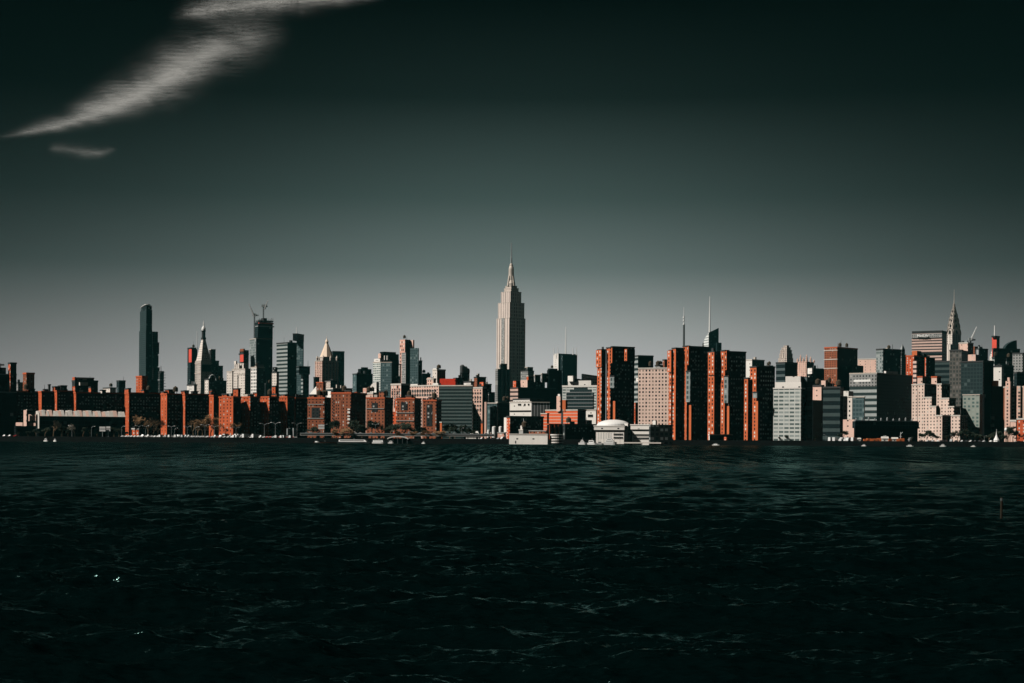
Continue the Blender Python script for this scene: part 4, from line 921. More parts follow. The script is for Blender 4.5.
hut(4, 124.6, 128.4, 131, 388.4); hut(4, 141, 144, 149, 390); hut(5, 165, 168.6, 175, 389.6); hut(5, 161, 164, 167, 391.6); hut(6, 181, 184.6, 189, 390.6); hut(6, 191, 193, 198, 391.4, 'roof_dark')
hut(7, 209.5, 212, 216, 390); hut(8, 222, 227, 229, 394); hut(8, 233.4, 238, 240.6, 388.6, dY=22); hut(9, 244, 250, 254, 394.4, 'dark_or_shaded_brick'); hut(9, 253, 257, 259, 392.6, dY=20); hut(10, 271.6, 276.4, 279, 394, dY=20); hut(10, 272, 275.4, 278.4, 386, dY=24)
hut(11, 281, 285, 288, 394.6); hut(12, 297, 299, 304, 395, 'dark_or_shaded_brick')
hut(13, 309, 314, 317, 394.8, 'brick_brown'); hut(14, 344.6, 350.6, 352, 390.6, 'brick_brown', al=60); hut(15, 379, 384.2, 386, 391.4, 'brick_brown', al=60); hut(16, 405.6, 411.6, 413.4, 395.6, 'brick_brown', al=60); hut(17, 428.6, 434, 435.6, 397.4, 'brick_brown', al=60)
# recessed darker panels and ledges on the frontal slabs
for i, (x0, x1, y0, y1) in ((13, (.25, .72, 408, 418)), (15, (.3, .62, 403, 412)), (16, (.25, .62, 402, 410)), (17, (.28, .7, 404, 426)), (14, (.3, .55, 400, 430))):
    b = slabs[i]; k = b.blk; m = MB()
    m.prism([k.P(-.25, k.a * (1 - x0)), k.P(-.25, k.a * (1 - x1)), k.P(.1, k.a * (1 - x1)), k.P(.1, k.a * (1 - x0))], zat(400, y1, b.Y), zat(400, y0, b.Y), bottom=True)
    m.build('window_bay', 'brick_brown' if i == 14 else 'dark_or_shaded_brick', b.root, b.o)
for i, ys in ((16, (413, 421)), (13, (405, 419)), (15, (409,))):
    b = slabs[i]; k = b.blk
    for y in ys:
        m = MB(); z = zat(400, y, b.Y); m.prism([k.P(-.6, k.a), k.P(-.6, .4), k.P(.1, .4), k.P(.1, k.a)], z, z + .5, bottom=True); m.build('ledge', 'concrete', b.root, b.o)
b = slabs[14]; k = b.blk
for i in range(5):
    z = zat(350, 410 + i * 3.4, b.Y); m = MB(); m.prism([k.P(-1.3, 2.8), k.P(-1.3, .3), k.P(.1, .3), k.P(.1, 2.8)], z, z + (1.9 if i % 2 else 1.2), bottom=True); m.build('balcony', 'white_plain', b.root, b.o)
b.windows('L', 1, 8, 'window_dark', 399, 424, (1.3, 1.6), u0=.78, u1=.92)
b = Bld('annex', 'building', 'low dark red annex in the gap between two frontal brick slabs', 'brick_bright', 60, 1430, 391.6, 396, 398, 412, rmat='dark_or_shaded_brick', cap='parapet_brick', lip=.3)
b = Bld('annex', 'building', 'bright red-brown wall strip beside the brick slab with pale ledge lines', 'brick_bright', 45, 1404, 395, 398.6, 400, 399.4, rmat='dark_or_shaded_brick', cap='parapet_brick', lip=.3)

# long low building with a pale roof band at the left end of the quay
b = Bld('long_shed', 'building', 'long low dark building with a bright pale roof band and a white end frame', 'dark_glass', 5, 1322, 36, 38.6, 125.4, 415.6, rmat='dark_glass', cap=None, yb=None)
k = b.blk
segs = [(0, .12), (.125, .33), (.335, .5), (.505, .72), (.725, 1)]
for j, (u0, u1) in enumerate(segs):
    for q in range(6):
        a, c = u0 + (u1 - u0) * q / 6 + .0004, u0 + (u1 - u0) * (q + 1) / 6 - .0004
        m = MB(); h = 4.0 + ((j * 7 + q * 5) % 4) * .35
        m.prism([k.P(k.b * a, -.4), k.P(k.b * c, -.4), k.P(k.b * c, 12), k.P(k.b * a, 12)], k.z1 - .3, k.z1 + h, top=[k.P(k.b * a, 4.5), k.P(k.b * c, 4.5), k.P(k.b * c, 12), k.P(k.b * a, 12)]); m.build('roof_screen', ['concrete_pale', 'pink_plain', 'roof_pale'][(j + q) % 3], b.root, b.o)
b.part('end_frame', 'pink_plain', 23.6, 26.6, 27.2, 410, 425.6, dY=-2, cap=None, al=50)
b.part('frame_beam', 'concrete_pale', 26, 27, 33, 409.4, 410.4, dY=-2, cap=None, sink=0)
b.part('end_block', 'pink_plain', 28.4, 35.8, 37, 414.4, 420.6, dY=0, cap=None, al=66)
b.part('end_block', 'pink_plain', 28.6, 35.6, 37, 423, 425.4, dY=-1, cap=None, al=66)
b.part('post', 'concrete_pale', 37.8, 39.2, 39.8, 413, 428, dY=-4, cap=None, al=50)
b.part('low_wall', 'pink_plain', 15.8, 22.6, 23.4, 422.4, 425.6, dY=4, cap=None, al=66)
b.part('undercroft', 'black_glass_or_shade', 14, 16, 40, 425.8, dY=2, al=5)

# domed white school on the pier
b = S_ = Bld('waterside_school', 'school', 'white waterside school with a shallow dome, thick roof slabs and a tall vertical pylon', 'school_wall', 72, 1275, 596, 624, 630, 431, cap=None, yb=444)
k = b.blk
b.part('roof_slab', 'white_plain', 594, 624.4, 630, 425.8, 430, dY=-1.4, cap='white_plain', lip=.2, sink=0)
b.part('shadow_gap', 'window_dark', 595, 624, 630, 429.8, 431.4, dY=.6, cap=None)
m = MB(); c = k.P(3, k.a * .42); z0 = zat(614, 425.6, 1275)
prof = [(14.2 * math.cos(t), z0 + 5.2 * math.sin(t)) for t in [i * math.pi / 16 for i in range(8)]] + [(.2, z0 + 5.2)]
m.lathe(c[0] + 1, c[1] + 12, prof, 32); m.build('dome', 'white_paint', b.root, b.o)
b.part('pylon', 'white_plain', 624.2, 627.8, 631, 423.4, 444, dY=5, cap=None, al=48, rmat='grey_stone')
b.part('roof_slab', 'white_plain', 630.6, 650.4, 652, 424.6, 429.4, dY=-.4, cap='white_plain', lip=.2, sink=0)
kw = b.part('classroom_wing', 'white_plain', 632, 650.2, 652, 429.2, 444.6, dY=.8, cap=None)
b.part('classroom_wing', 'dark_grid', 649, 650.4, 672, 424.6, 444.8, dY=-4, al=14, rmat='dark_grid')
b.part('chimney', 'white_plain', 652.6, 655.6, 657, 420.6, 425, dY=12, cap=None, al=48)
kx = k
b.windows('L', 4, 2, 'window_dark', 432.6, 439.4, (2.4, 1.3), k=kx, u0=.04, u1=.36)
b.windows('L', 7, 2, 'window_dark', 433.4, 440, (2.0, 1.4), k=kw, u0=.06, u1=.92)
b.windows('L', 6, 1, 'window_blind', 432, 440, (.5, 5), k=kx, u0=.42, u1=.95)
b.part('pier_deck', 'concrete_pale', 624, 661, 664, 442.4, 443.6, dY=-14, cap=None, al=76, sink=0)
# long pale shed on its pier and the round striped kiosk
b = Bld('ferry_shed', 'building', 'long blank pale shed standing on the pier with a tiny door', 'white_plain', 76, 1273, 509.2, 547.6, 549, 434, cap='concrete_pale', lip=.15, yb=444.6)
b.windows('L', 1, 1, 'window_dark', 441, 443.6, (.9, 2.2), u0=.8, u1=.86)
b = Bld('round_kiosk', 'building', 'rounded dark pavilion ringed by white bands next to the long blank pale shed', 'black_glass_or_shade', 30, 1274, 552, 554, 562, 434.4, cap=None, yb=445)
k = b.blk; c = k.P(k.b * .45, k.a * .5)
m = MB(); m.lathe(*c, [(4.6, GZ - 4), (4.6, k.z1)], 20); m.build('drum', 'black_glass_or_shade', b.root, b.o)
for y in (435.4, 437.8, 440.4, 443):
    m = MB(); z = zat(556, y, 1274); m.lathe(*c, [(5.3, z), (5.3, z + .9), (4.7, z + .95)], 20); m.build('band', 'white_plain', b.root, b.o)
# white storage tanks
for i, (x, y, w, lab) in enumerate(((488.6, 430, 2.6, 'smallest white storage tank at the end of the tank row'), (494.2, 426.6, 4.0, 'white storage tank beside the smallest one in the tank row'),
                             (500.6, 426.6, 3.4, 'white storage tank nearest the orange and white corner of the dark grid block'))):
    Y = 1330; X = xat(x, y, Y); o = root('storage_tank', (X, Y, GZ), lab, 'tank', 'white storage tanks'); oo = (X, Y, GZ); r = w / 2 * Y / F * 1.05; zt = zat(x, y, Y)
    m = MB(); m.lathe(X, Y, [(r, GZ), (r, zt - .6), (r * .96, zt - .2)], 20); m.build('shell', 'white_paint', o, oo)
    m = MB(); m.lathe(X, Y, [(r * .97, zt - .2), (r * .4, zt + .3), (.05, zt + .35)], 20); m.build('tank_roof', 'roof_pale', o, oo)
b = Bld('plinth', 'building', 'low pink brick base under the white storage tanks', 'pink_strip', 62, 1326, 486.6, 504.4, 506, 432.4, cap='concrete', lip=.2, rmat='dark_or_shaded_brick')
b = Bld('shed', 'building', 'orange-red post-like brick stair beside the dark banded hospital front', 'brick_blank', 48, 1340, 440, 441.8, 442.4, 422, cap='concrete_pale', lip=.2)
b = Bld('shed', 'building', 'slim orange brick shaft between the pink end wing and the rounded glass block', 'brick_blank', 48, 1380, 481, 482.6, 483.4, 422.4, cap='parapet_dark', lip=.2)
b = Bld('tent', 'tent', 'pale sloped tent roof on the quay below the pink end wing', 'roof_pale', 70, 1335, 466, 479, 481, 436, cap=None)
k = b.blk; m = MB(); m.prism(k.rect(grow=1), k.z1, k.z1 + 4.2, top=[k.P(k.b * .4, k.a * .15)] * 2 + [k.P(k.b * .6, k.a * .3)] * 2); m.build('canvas_roof', 'roof_pale', b.root, b.o)
# plant boxes beside the shed
b = Bld('pump_house', 'building', 'small grey plant house with a tall thin mast behind the long pale shed', 'concrete', 40, 1320, 519, 523, 528, 429.6, cap='concrete_pale', lip=.2, clutter=3)
b.mast('mast', 'steel_pale', 523.6, 430, 418.4, .7, .4, dY=4)
b.part('tank_box', 'white_plain', 520.4, 522.2, 523.6, 425.6, 430, dY=3, cap=None, al=50)
b = Bld('shed', 'building', 'low rust-toned shed between the grey plant house and the striped brick building', 'brick_brown', 60, 1345, 529, 546, 548, 430.6, cap='concrete', lip=.2)
# sign-like column with white cap and small chapel shape by the black slab
o = root('beacon_column', (xat(1006, 436, 1296), 1296, GZ), 'pink column with a round white head by the waterside near the edge', 'column'); oo = tuple(o.location); X = oo[0]
m = MB(); m.box(X - 1.1, X + 1.1, 1295, 1297, GZ, zat(1006, 431.5, 1296)); m.build('shaft', 'pink_plain', o, oo)
m = MB(); zc = zat(1006, 429.4, 1296); m.lathe(X, 1296, [(.7, zc - 1.7), (1.35, zc - .8), (1.4, zc), (1.0, zc + 1.1), (.1, zc + 1.6)], 12); m.build('head', 'white_paint', o, oo)
b = Bld('boathouse', 'building', 'low white flat shed on posts at the water by the pink column', 'white_plain', 70, 1290, 1014.4, 1030, 1032, 441.4, cap='white_plain', lip=.2, rmat='black_glass_or_shade')
b.windows('L', 7, 1, 'window_dark', 443.2, 446, (.9, 1.6), u0=.05, u1=.95)
# ================================================================== THE SHORE
def copy_obj(src, loc, rz=0, sc=1., label=None, mesh=None, name=None):
    c = src.copy(); COL.objects.link(c); c.location = loc; c.rotation_euler = (0, 0, rz); c.scale = (sc, sc, sc)
    if label: c['label'] = label
    for ch in src.children:
        d = ch.copy(); COL.objects.link(d); d.parent = c
        for g in ch.children:
            e = g.copy(); COL.objects.link(e); e.parent = d
    return c
def place(src, first, loc, rz=0, sc=1., label=None):
    if first:
        src.location = loc; src.rotation_euler = (0, 0, rz); src.scale = (sc, sc, sc)
        if label: src['label'] = label
        return src
    return copy_obj(src, loc, rz, sc, label)

# elevated highway
Y = 1296; x0, x1 = xat(300, 434, Y), xat(494, 434, Y); zt = zat(400, 434.3, Y)
o = root('elevated_highway', (x0, Y, GZ), 'low elevated highway deck on dark piers running along the quay', 'highway'); oo = (x0, Y, GZ)
m = MB(); m.box(x0, x1, Y, Y + 14, zt - 1.5, zt); m.build('deck', 'concrete', o, oo)
m = MB(); m.box(x0, x1, Y - .3, Y + .1, zt + .003, zt + .8); m.build('parapet', 'steel_grey', o, oo)
for i in range(16):
    x = x0 + 4 + (x1 - x0 - 8) * i / 15; m = MB(); m.box(x - .7, x + .7, Y + 1.5, Y + 3, GZ, zt - 1.5); m.box(x - .7, x + .7, Y + 10, Y + 11.5, GZ, zt - 1.5); m.box(x - .9, x + .9, Y + .8, Y + 12.5, zt - 2.1, zt - 1.503)
    m.build('pier', 'quay_stone', o, oo)
for i in range(3):
    m = MB(); w = .2
# street lamps
def lamp_mesh(two=True, h=9.5):
    o = root('street_lamp', (0, 0, 0), '', 'street lamp', 'street lamps along the quay')
    m = MB(); m.tube((0, 0, 0), (0, 0, h), .16, .11, 6); m.build('pole', 'steel_grey', o)
    for s in ((-1, 1) if two else (1,)):
        m = MB(); prev = (0, 0, h - .3)
        for i in range(1, 6):
            t = i / 5; q = (s * 2.8 * t, 0, h - .3 + 1.3 * math.sin(t * math.pi * .55)); m.tube(prev, q, .13, n=5); prev = q
        arm = m.build('arm', 'steel_grey', o)
        m = MB(); m.box(min(s * 2.5, s * 3.6), max(s * 2.5, s * 3.6), -.3, .3, h + .75, h + 1.1); m.build('lamp_head', 'white_paint', arm)
    return o
L2, L1 = lamp_mesh(True), lamp_mesh(False, 9)
lamps = [(72, 424.5, 1, 'tall curved lamp before the pale tree by the long low building'), (91.5, 425.6, 1, 'tall curved lamp beside the white highway signs'),
 (121.6, 425.4, 1, 'lamp at the end of the long low building'), (131, 426.4, 1, 'lamp beside the small orange hut on the quay'), (139, 425.4, 2, 'lamp just past the small orange hut on the quay'), (145.6, 425.6, 2, 'lamp before the shaded front of the widest skyscraper-side slab'),
 (171.5, 425.8, 2, 'first of two lamps before the narrow slab with a broad lit end'), (174.6, 427.4, 1, 'second of two lamps before the narrow slab with a broad lit end'), (187.4, 426, 2, 'lamp at the start of the bare brown trees'), (195.6, 426, 1, 'lamp among the bare brown trees'),
 (205, 424.4, 2, 'lamp behind the bare brown trees near the thin slab'), (214.6, 425.6, 2, 'lamp before the broad orange end wall'), (236, 427, 2, 'lamp between the parked vans and the first diagonal shadow'),
 (264.4, 423.2, 2, 'first tall lamp before the diagonal shadow slabs'), (275.4, 422.2, 2, 'tallest double lamp before the diagonal shadow slabs'), (286.6, 427.6, 1, 'lamp by the blue-grey gate posts'), (297, 422.8, 2, 'lamp at the start of the elevated highway'),
 (324, 424, 2, 'lamp above the elevated highway near the highway direction sign'), (375.4, 423.8, 2, 'lamp above the highway before a brown frontal slab with a corner tower'), (399.4, 424.6, 2, 'lamp above the highway before the slab with pale ledges'), (461.6, 427.4, 1, 'lamp before the dark banded hospital front'),
 (826, 434, 1, 'lamp beside the dark banded office block'), (953, 434.5, 1, 'lamp at the foot of the terraced pink complex'), (984.6, 435, 1, 'lamp at the foot of the black slab by the water')]
f1 = f2 = True
for x, y, n, lab in lamps:
    up = 300 < x < 500
    Y = 1299 if up else 1291; zb = zt if up else GZ
    h = zat(x, y, Y) - zb; s = h / 10.6
    if n == 2: place(L2, f2, (xat(x, y, Y), Y, zb), rnd.uniform(-.3, .3), s, lab); f2 = False
    else: place(L1, f1, (xat(x, y, Y), Y, zb), rnd.uniform(-.3, .3) + (math.pi if rnd.random() < .3 else 0), s, lab); f1 = False
# highway signs
def sign(label, x, y0, y1, w, Y, zb, grp='white highway signs'):
    X = xat(x, y1, Y); k = Y / F; o = root('highway_sign', (X, Y, zb), label, 'road sign', grp); oo = (X, Y, zb)
    za, zc = zat(x, y0, Y), zat(x, y1, Y)
    m = MB(); m.tube((X, Y, zb), (X, Y, zc), .3, n=6); m.build('post', 'steel_grey', o, oo)
    m = MB(); m.box(X - w * k / 2, X + w * k / 2, Y - .45, Y - .32, za, za + (zc - za) * .42); m.box(X - w * k / 2, X + w * k / 2, Y - .45, Y - .32, za + (zc - za) * .56, zc); m.build('sign_board', 'white_paint', o, oo)
    m = MB(); m.box(X - w * k / 2 - .2, X + w * k / 2 + .2, Y - .3, Y - .1, za + (zc - za) * .44, za + (zc - za) * .54); m.build('frame', 'steel_grey', o, oo)
sign('wider white highway sign on a post before the long low building', 102.6, 431.4, 426.6, 6, 1292, GZ)
sign('narrower white highway sign on a post beside the wider one', 108.4, 431.2, 426.4, 4, 1293, GZ)
sign('white direction sign standing over the elevated highway before a brown slab', 321.4, 429, 424.6, 6, 1298, zt)
# small orange hut
b = Bld('quay_hut', 'building', 'small orange hut on the quay under the shaded wide slab', 'brick_bright', 62, 1294, 132, 138.6, 139.6, 428.6, cap='white_plain', lip=.2, rmat='dark_or_shaded_brick')
b = Bld('gate_house', 'building', 'pair of blue-grey gate posts near the start of the elevated highway', 'steel_grey', 30, 1290, 286.6, 287.6, 290, 428.4, cap=None)
b.part('gate_post', 'steel_grey', 292.6, 293.6, 296, 428, dY=0, cap=None)

for xa, xb, lab in ((121, 160, 'pale railing on the quay edge before the small orange hut'), (161, 222, 'pale railing on the quay edge before the bare brown trees'), (258, 297, 'pale railing on the quay edge by the start of the elevated highway')):
    Y = 1286.6; X0, X1 = xat(xa, 438, Y), xat(xb, 438, Y); o = root('quay_railing', (X0, Y, GZ), lab, 'railing', 'railings on the quay edge'); n = int((X1 - X0) / 2.6)
    for h in (.55, 1.15):
        m = MB(); m.tube((0, 0, h), (X1 - X0, 0, h), .09, n=5); m.build('rail', 'white_paint', o)
    for i in range(n + 1):
        m = MB(); x = (X1 - X0) * i / n; m.tube((x, 0, 0), (x, 0, 1.2), .08, n=5); m.build('post', 'white_paint', o)
# ---- trees
def tube_tree(m, p, d, L, r, depth, rng, leaves, leaf_n):
    q = p + d * L
    m.tube(p, q, r, r * .62, 5 if depth > 2 else 4, cap=False)
    if depth == 0:
        for _ in range(leaf_n):
            c = p.lerp(q, rng.random()) + Vector((rng.gauss(0, .28), rng.gauss(0, .28), rng.gauss(0, .28)))
            leaves.append(c)
        return
    n = 3 if depth > 1 else rng.choice((2, 3))
    for i in range(n):
        a = rng.uniform(0, 2 * math.pi); sp = rng.uniform(.35, .75)
        o = d.orthogonal().normalized(); o2 = d.cross(o)
        nd = (d * math.cos(sp) + (o * math.cos(a) + o2 * math.sin(a)) * math.sin(sp)); nd.z += .12; nd.normalize()
        tube_tree(m, q if i else p.lerp(q, .75), nd, L * rng.uniform(.62, .82), r * .58, depth - 1, rng, leaves, leaf_n)
def make_tree(seed, kind, twigs, name='bare_tree', leaf_n=7, size=.26, depth=4):
    rng = random.Random(seed)
    o = root(name, (0, 0, 0), '', 'tree', kind)
    m = MB(); leaves = []
    tube_tree(m, Vector((0, 0, -.2)), Vector((rng.uniform(-.05, .05), rng.uniform(-.05, .05), 1)).normalized(), 2.9, .26, depth, rng, leaves, leaf_n)
    zmax = max(v[2] for v in m.v)
    s = 10 / zmax
    m.v = [(x * s, y * s, z * s) for x, y, z in m.v]
    m.build('trunk', 'bark', o)
    c = MB()
    for p in leaves:
        p = p * s; u = Vector((rng.gauss(0, 1), rng.gauss(0, 1), rng.gauss(0, 1) + .3)).normalized(); v = u.orthogonal().normalized()
        ln, wd = size * rng.uniform(1.2, 3.2), size * rng.uniform(.25, .6)
        q = len(c.v); c.v += [tuple(p - v * wd), tuple(p + v * wd), tuple(p + u * ln)]; c.face([q, q + 1, q + 2])
    c.build('crown', twigs, o)
    return o
protoB = [make_tree(s, 'bare brown trees along the quay', 'twigs_brown', leaf_n=6, depth=4) for s in (1, 2, 3)]
protoG = [make_tree(s, 'dark trees along the shore', 'leaf_dark', name='shore_tree', leaf_n=16, size=.5, depth=4) for s in (11, 12, 13)]
protoS = [make_tree(s, 'low reddish bushes by the highway', 'twigs_brown', name='bushy_tree', leaf_n=14, size=.42, depth=4) for s in (21, 22)]
protoP = make_tree(31, 'pale leafless trees', 'twigs_grey', leaf_n=8, size=.3, depth=4)
used = set()
def tree(proto, x, ytop, Y, zb, lab, sq=1.0):
    h = zat(x, ytop, Y) - zb
    first = id(proto) not in used; used.add(id(proto))
    o = place(proto, first, (xat(x, ytop, Y), Y, zb), rnd.uniform(0, 6.28), h / 10, lab)
    o.scale = (h / 10 * sq, h / 10 * sq, h / 10)
tree(protoP, 53.5, 420, 1292, GZ, 'large pale leafless tree before the long low dark building', 1.1)
tree(protoP, 75, 424.5, 1296, GZ, 'smaller pale leafless tree between the large one and a curved lamp')
browns = [(135.6, 415.6, 'bare brown tree behind the small orange hut'), (148, 419.4, 'first bare brown tree before the widest slab end'), (153.6, 417, 'tallest bare brown tree of the cluster near the orange hut'), (158, 420, 'bare brown tree touching the broad lit end of a narrow slab'),
 (193.6, 419, 'bare brown tree opening the long row before the clock tower'), (198, 421.4, 'bare brown tree second in the long row before the clock tower'), (202.6, 419.4, 'bare brown tree third in the long row, beside a lamp'), (206.4, 417.8, 'bare brown tree tallest in the long row before the clock tower'), (210.6, 420.6, 'bare brown tree against the thin wedged slab'), (214.4, 414.6, 'bare brown tree reaching up the edge of the broad orange wall'),
 (218.4, 423, 'bare brown tree low before the broad orange wall'), (224.6, 427, 'small bare brown tree at the middle of the broad orange wall'), (237, 423, 'bare brown tree between the orange wall and the first diagonal shadow')]
for i, (x, y, lab) in enumerate(browns): tree(protoB[i % 3], x, y, 1296 + (i * 5) % 9, GZ, lab, 1.05)
bush = [(337, 429.6, 'reddish bush at the highway before the brown slab with balconies'), (347, 428.6, 'brightest orange-brown bush before the corner of the brown slab with balconies'), (349.6, 430.4, 'low orange-brown bush beside the brightest one'), (396.6, 430.6, 'reddish bush at the foot of the slab with pale ledges'), (413, 431.4, 'small pink-brown bush before the slab with pale ledges'),
        (426.6, 430.4, 'round brown bush before the slab touching the hospital'), (435.6, 431.2, 'brown bush at the edge of the slab touching the hospital'), (442.4, 431, 'yellow-brown bush before the dark banded hospital front')]
for i, (x, y, lab) in enumerate(bush): tree(protoS[i % 2], x, y, 1294, GZ, lab, 1.5)
darks = [(18, 432), (28, 431.4), (36, 429.6), (45, 428), (62, 427), (68, 429.4), (83, 427.4), (90, 430), (97, 431.6), (114, 427.6), (119, 429), (126, 432), (312, 427), (334, 421.4), (356, 421.6), (362, 425), (372, 421.6), (380, 423), (390, 424.6), (404, 423.6), (409, 425), (424, 427.6), (450, 424.6), (455, 427.4), (462, 425.6), (468, 428.6), (474, 430.6),
         (780, 437), (786.6, 435.6), (803, 433), (807, 434.6), (815, 436.4), (842.6, 431.4), (911, 437), (921, 433.6), (927, 431), (932.4, 433), (937, 436), (947, 435.6), (952, 433), (957.6, 431.4), (963, 430.4), (969, 432.4), (974.6, 434), (981, 435), (989, 434.4), (994, 432.6), (1001, 431.6), (1008, 427), (1013, 430.6), (1018, 432)]
dlab = {18: 'dark shore tree before the glass office', 28: 'dark shore tree below the pale end block', 36: 'dark shore tree under the white end frame', 45: 'dark shore tree beside the large pale leafless tree'}
near = [(0, 'the glass office'), (40, 'the pale leafless tree'), (80, 'the white highway signs'), (112, 'the end of the long low building'), (312, 'the dark windowed slab'), (334, 'the slab with balconies'), (356, 'the slab with the corner tower'), (390, 'the slab with pale ledges'), (424, 'the last brown slab'), (450, 'the banded hospital front'), (474, 'the pale tent roof'), (780, 'the pale tiled office'), (815, 'the banded office block'), (842, 'the blank pink base'), (911, 'the end of the pier shed'), (927, 'the terraced pink complex'), (963, 'the green tiled base'), (981, 'the black slab'), (1001, 'the pink beacon column'), (1013, 'the low white shed')]
ordn = ['first', 'second', 'third', 'fourth', 'fifth', 'sixth', 'seventh', 'eighth']
cnt = {}
for i, (x, y) in enumerate(darks):
    nm = [n for t, n in near if t <= x][-1]; q = cnt.get(nm, 0); cnt[nm] = q + 1
    tree(protoG[i % 3], x, y, (1312 if 300 < x < 500 else 1294) + (i * 7) % 5, GZ, f'dark shore tree, {ordn[q]} from the left beside {nm}', 1.15)

# ---- parked cars, vans and trucks
def car_mesh(kind, mat):
    L, Wd, h, hc = {'car': (4.5, 1.8, .85, 1.5), 'van': (5.4, 2.0, 1.1, 2.3), 'truck': (8.4, 2.4, 1.2, 3.3)}[kind]
    o = root({'car': 'parked_car', 'van': 'parked_van', 'truck': 'parked_truck'}[kind], (0, 0, 0), '', kind, f'{kind}s parked along the quay')
    m = MB()
    m.box(-L / 2, L / 2, -Wd / 2, Wd / 2, .35, h)
    c0, c1 = {'car': (-.32, .22), 'van': (-.49, .34), 'truck': (-.49, .22)}[kind]
    f0, f1 = {'car': (-.22, .08), 'van': (-.47, .24), 'truck': (-.49, .22)}[kind]
    w = Wd / 2 * .95; w2 = w * .86 if kind != 'truck' else w
    m.prism([(c0 * L, -w), (c1 * L, -w), (c1 * L, w), (c0 * L, w)], h, hc, top=[(f0 * L, -w2), (f1 * L, -w2), (f1 * L, w2), (f0 * L, w2)])
    if kind == 'truck': m.prism([(.25 * L, -w), (.49 * L, -w), (.49 * L, w), (.25 * L, w)], h, 2.4, top=[(.27 * L, -w), (.44 * L, -w), (.44 * L, w), (.27 * L, w)])
    m.build('body', mat, o)
    g = MB(); g.box((c0 + .06) * L, (c1 - .05) * L, -w - .02, w + .02, h + .05, h + .45 if kind != 'truck' else h + .1); g.build('side_window', 'window_glass', o)
    for sx in (-.31, .31):
        for sy in (-1, 1):
            t = MB(); t.tube((sx * L, sy * Wd / 2 - .1 * sy, .36), (sx * L, sy * Wd / 2 + .03 * sy, .36), .36, n=10); wo = t.build('wheel', 'roof_dark', o); t = MB(); t.tube((sx * L, sy * (Wd / 2 + .02), .36), (sx * L, sy * (Wd / 2 + .05), .36), .2, n=8); t.build('rim', 'steel_pale', wo)
    return o
P = {}
for kd, cols in (('car', ('car_white', 'car_silver', 'car_black', 'car_red')), ('van', ('car_white', 'car_silver')), ('truck', ('car_white',))):
    for c in cols: P[kd, c] = [car_mesh(kd, c), True]
cword = {'car_white': 'white', 'car_silver': 'silver', 'car_black': 'black', 'car_red': 'red'}
def cars(x0, x1, n, Y, zb, where, kinds, seed):
    rg = random.Random(seed)
    for i in range(n):
        kd, c = rg.choice(kinds)
        x = x0 + (x1 - x0) * (i + rg.uniform(.2, .8)) / n
        pr = P[kd, c]
        place(pr[0], pr[1], (xat(x, 437, Y), Y + rg.uniform(-.4, .4), zb), (rg.choice((0, math.pi)) + rg.uniform(-.05, .05) if 'elevated highway deck' in where or 'lane' in where else math.pi * rg.choice((0, 1)) + rg.uniform(.7, 1.25)), 1.0, f'{cword[c]} {kd} parked {where}'); pr[1] = False
CW, CS, CB, CR, VW, VS, TK = ('car', 'car_white'), ('car', 'car_silver'), ('car', 'car_black'), ('car', 'car_red'), ('van', 'car_white'), ('van', 'car_silver'), ('truck', 'car_white')
cars(122, 160, 13, 1288.5, GZ, 'on the quay by the small orange hut', [CW, CS, VW, CW], 1)
cars(158, 193, 13, 1288.5, GZ, 'on the quay before the shaded slabs', [CW, CS, VW, VS], 2)
cars(193, 222, 11, 1288.5, GZ, 'on the quay among the bare brown trees', [CW, CS, VW, CR], 3)
cars(221, 258, 11, 1288.2, GZ, 'on the crowded quay lot below the diagonal shadows', [CW, VW, TK, TK, CS], 4)
cars(224, 256, 9, 1293.5, GZ, 'in the inner line of the crowded quay lot', [CW, VW, TK, VW], 5)
cars(257, 296, 13, 1288.2, GZ, 'on the quay near the start of the elevated highway', [CW, VW, CS, TK, CR], 6)
cars(302, 335, 5, 1300, zt, 'driving lane on the elevated highway before the brown slabs', [CW, VW, CS, CB], 7)
cars(350, 400, 6, 1300, zt, 'on the middle of the elevated highway deck', [CW, VW, CS, CB], 8)
cars(405, 490, 8, 1300, zt, 'on the far end of the elevated highway deck', [CW, CS, CB, VS], 9)
cars(480, 506, 5, 1289, GZ, 'on the quay before the white storage tanks', [CW, CS, VW, CB], 10)
cars(828, 856, 9, 1288.4, GZ, 'at the foot of the blank pink base', [VW, TK, TK, CW], 11)
cars(832, 854, 4, 1293, GZ, 'in the inner line at the blank pink base', [TK, VW], 12)
cars(920, 958, 8, 1288, GZ, 'on the quay below the terraced pink complex', [CW, CS, CB, VS], 13)
cars(960, 992, 7, 1288, GZ, 'on the quay below the black slab', [CS, CB, CB, CW], 14)
cars(4, 20, 3, 1288, GZ, 'on the quay below the glass office', [CW, CR, CS], 15)
# storage crates and orange barriers along the pier shed
m = MB(); m.box(-1.5, 1.5, -1.2, 1.2, 0, 2.4)
for q in range(7): m.box(-1.45 + q * .45, -1.25 + q * .45, -1.27, -1.2, .1, 2.3)
cont = m.build('shipping_container', 'orange_paint'); tag(cont, '', 'container', 'orange containers below the pier shed')
spots = [(865, 1288), (868.6, 1290), (872, 1288.4), (875.6, 1289.4), (879, 1290), (889.6, 1288.6), (893, 1290), (898, 1288), (902, 1289.6)]
cl = ['first orange container at the pier shed end nearest the white trucks', 'second orange container, set back beside the first', 'third orange container beside a set-back one', 'orange container at the middle of the longer run', 'last orange container of the longer run', 'orange container opening the shorter run by the white cabins', 'orange container behind the white cabins', 'orange container just past the white cabins', 'outermost orange container toward the terraced complex']
for i, (x, Yc) in enumerate(spots): place(cont, i == 0, (xat(x, 440, Yc), Yc, GZ), rnd.uniform(-.2, .2), rnd.uniform(.85, 1.2), cl[i])
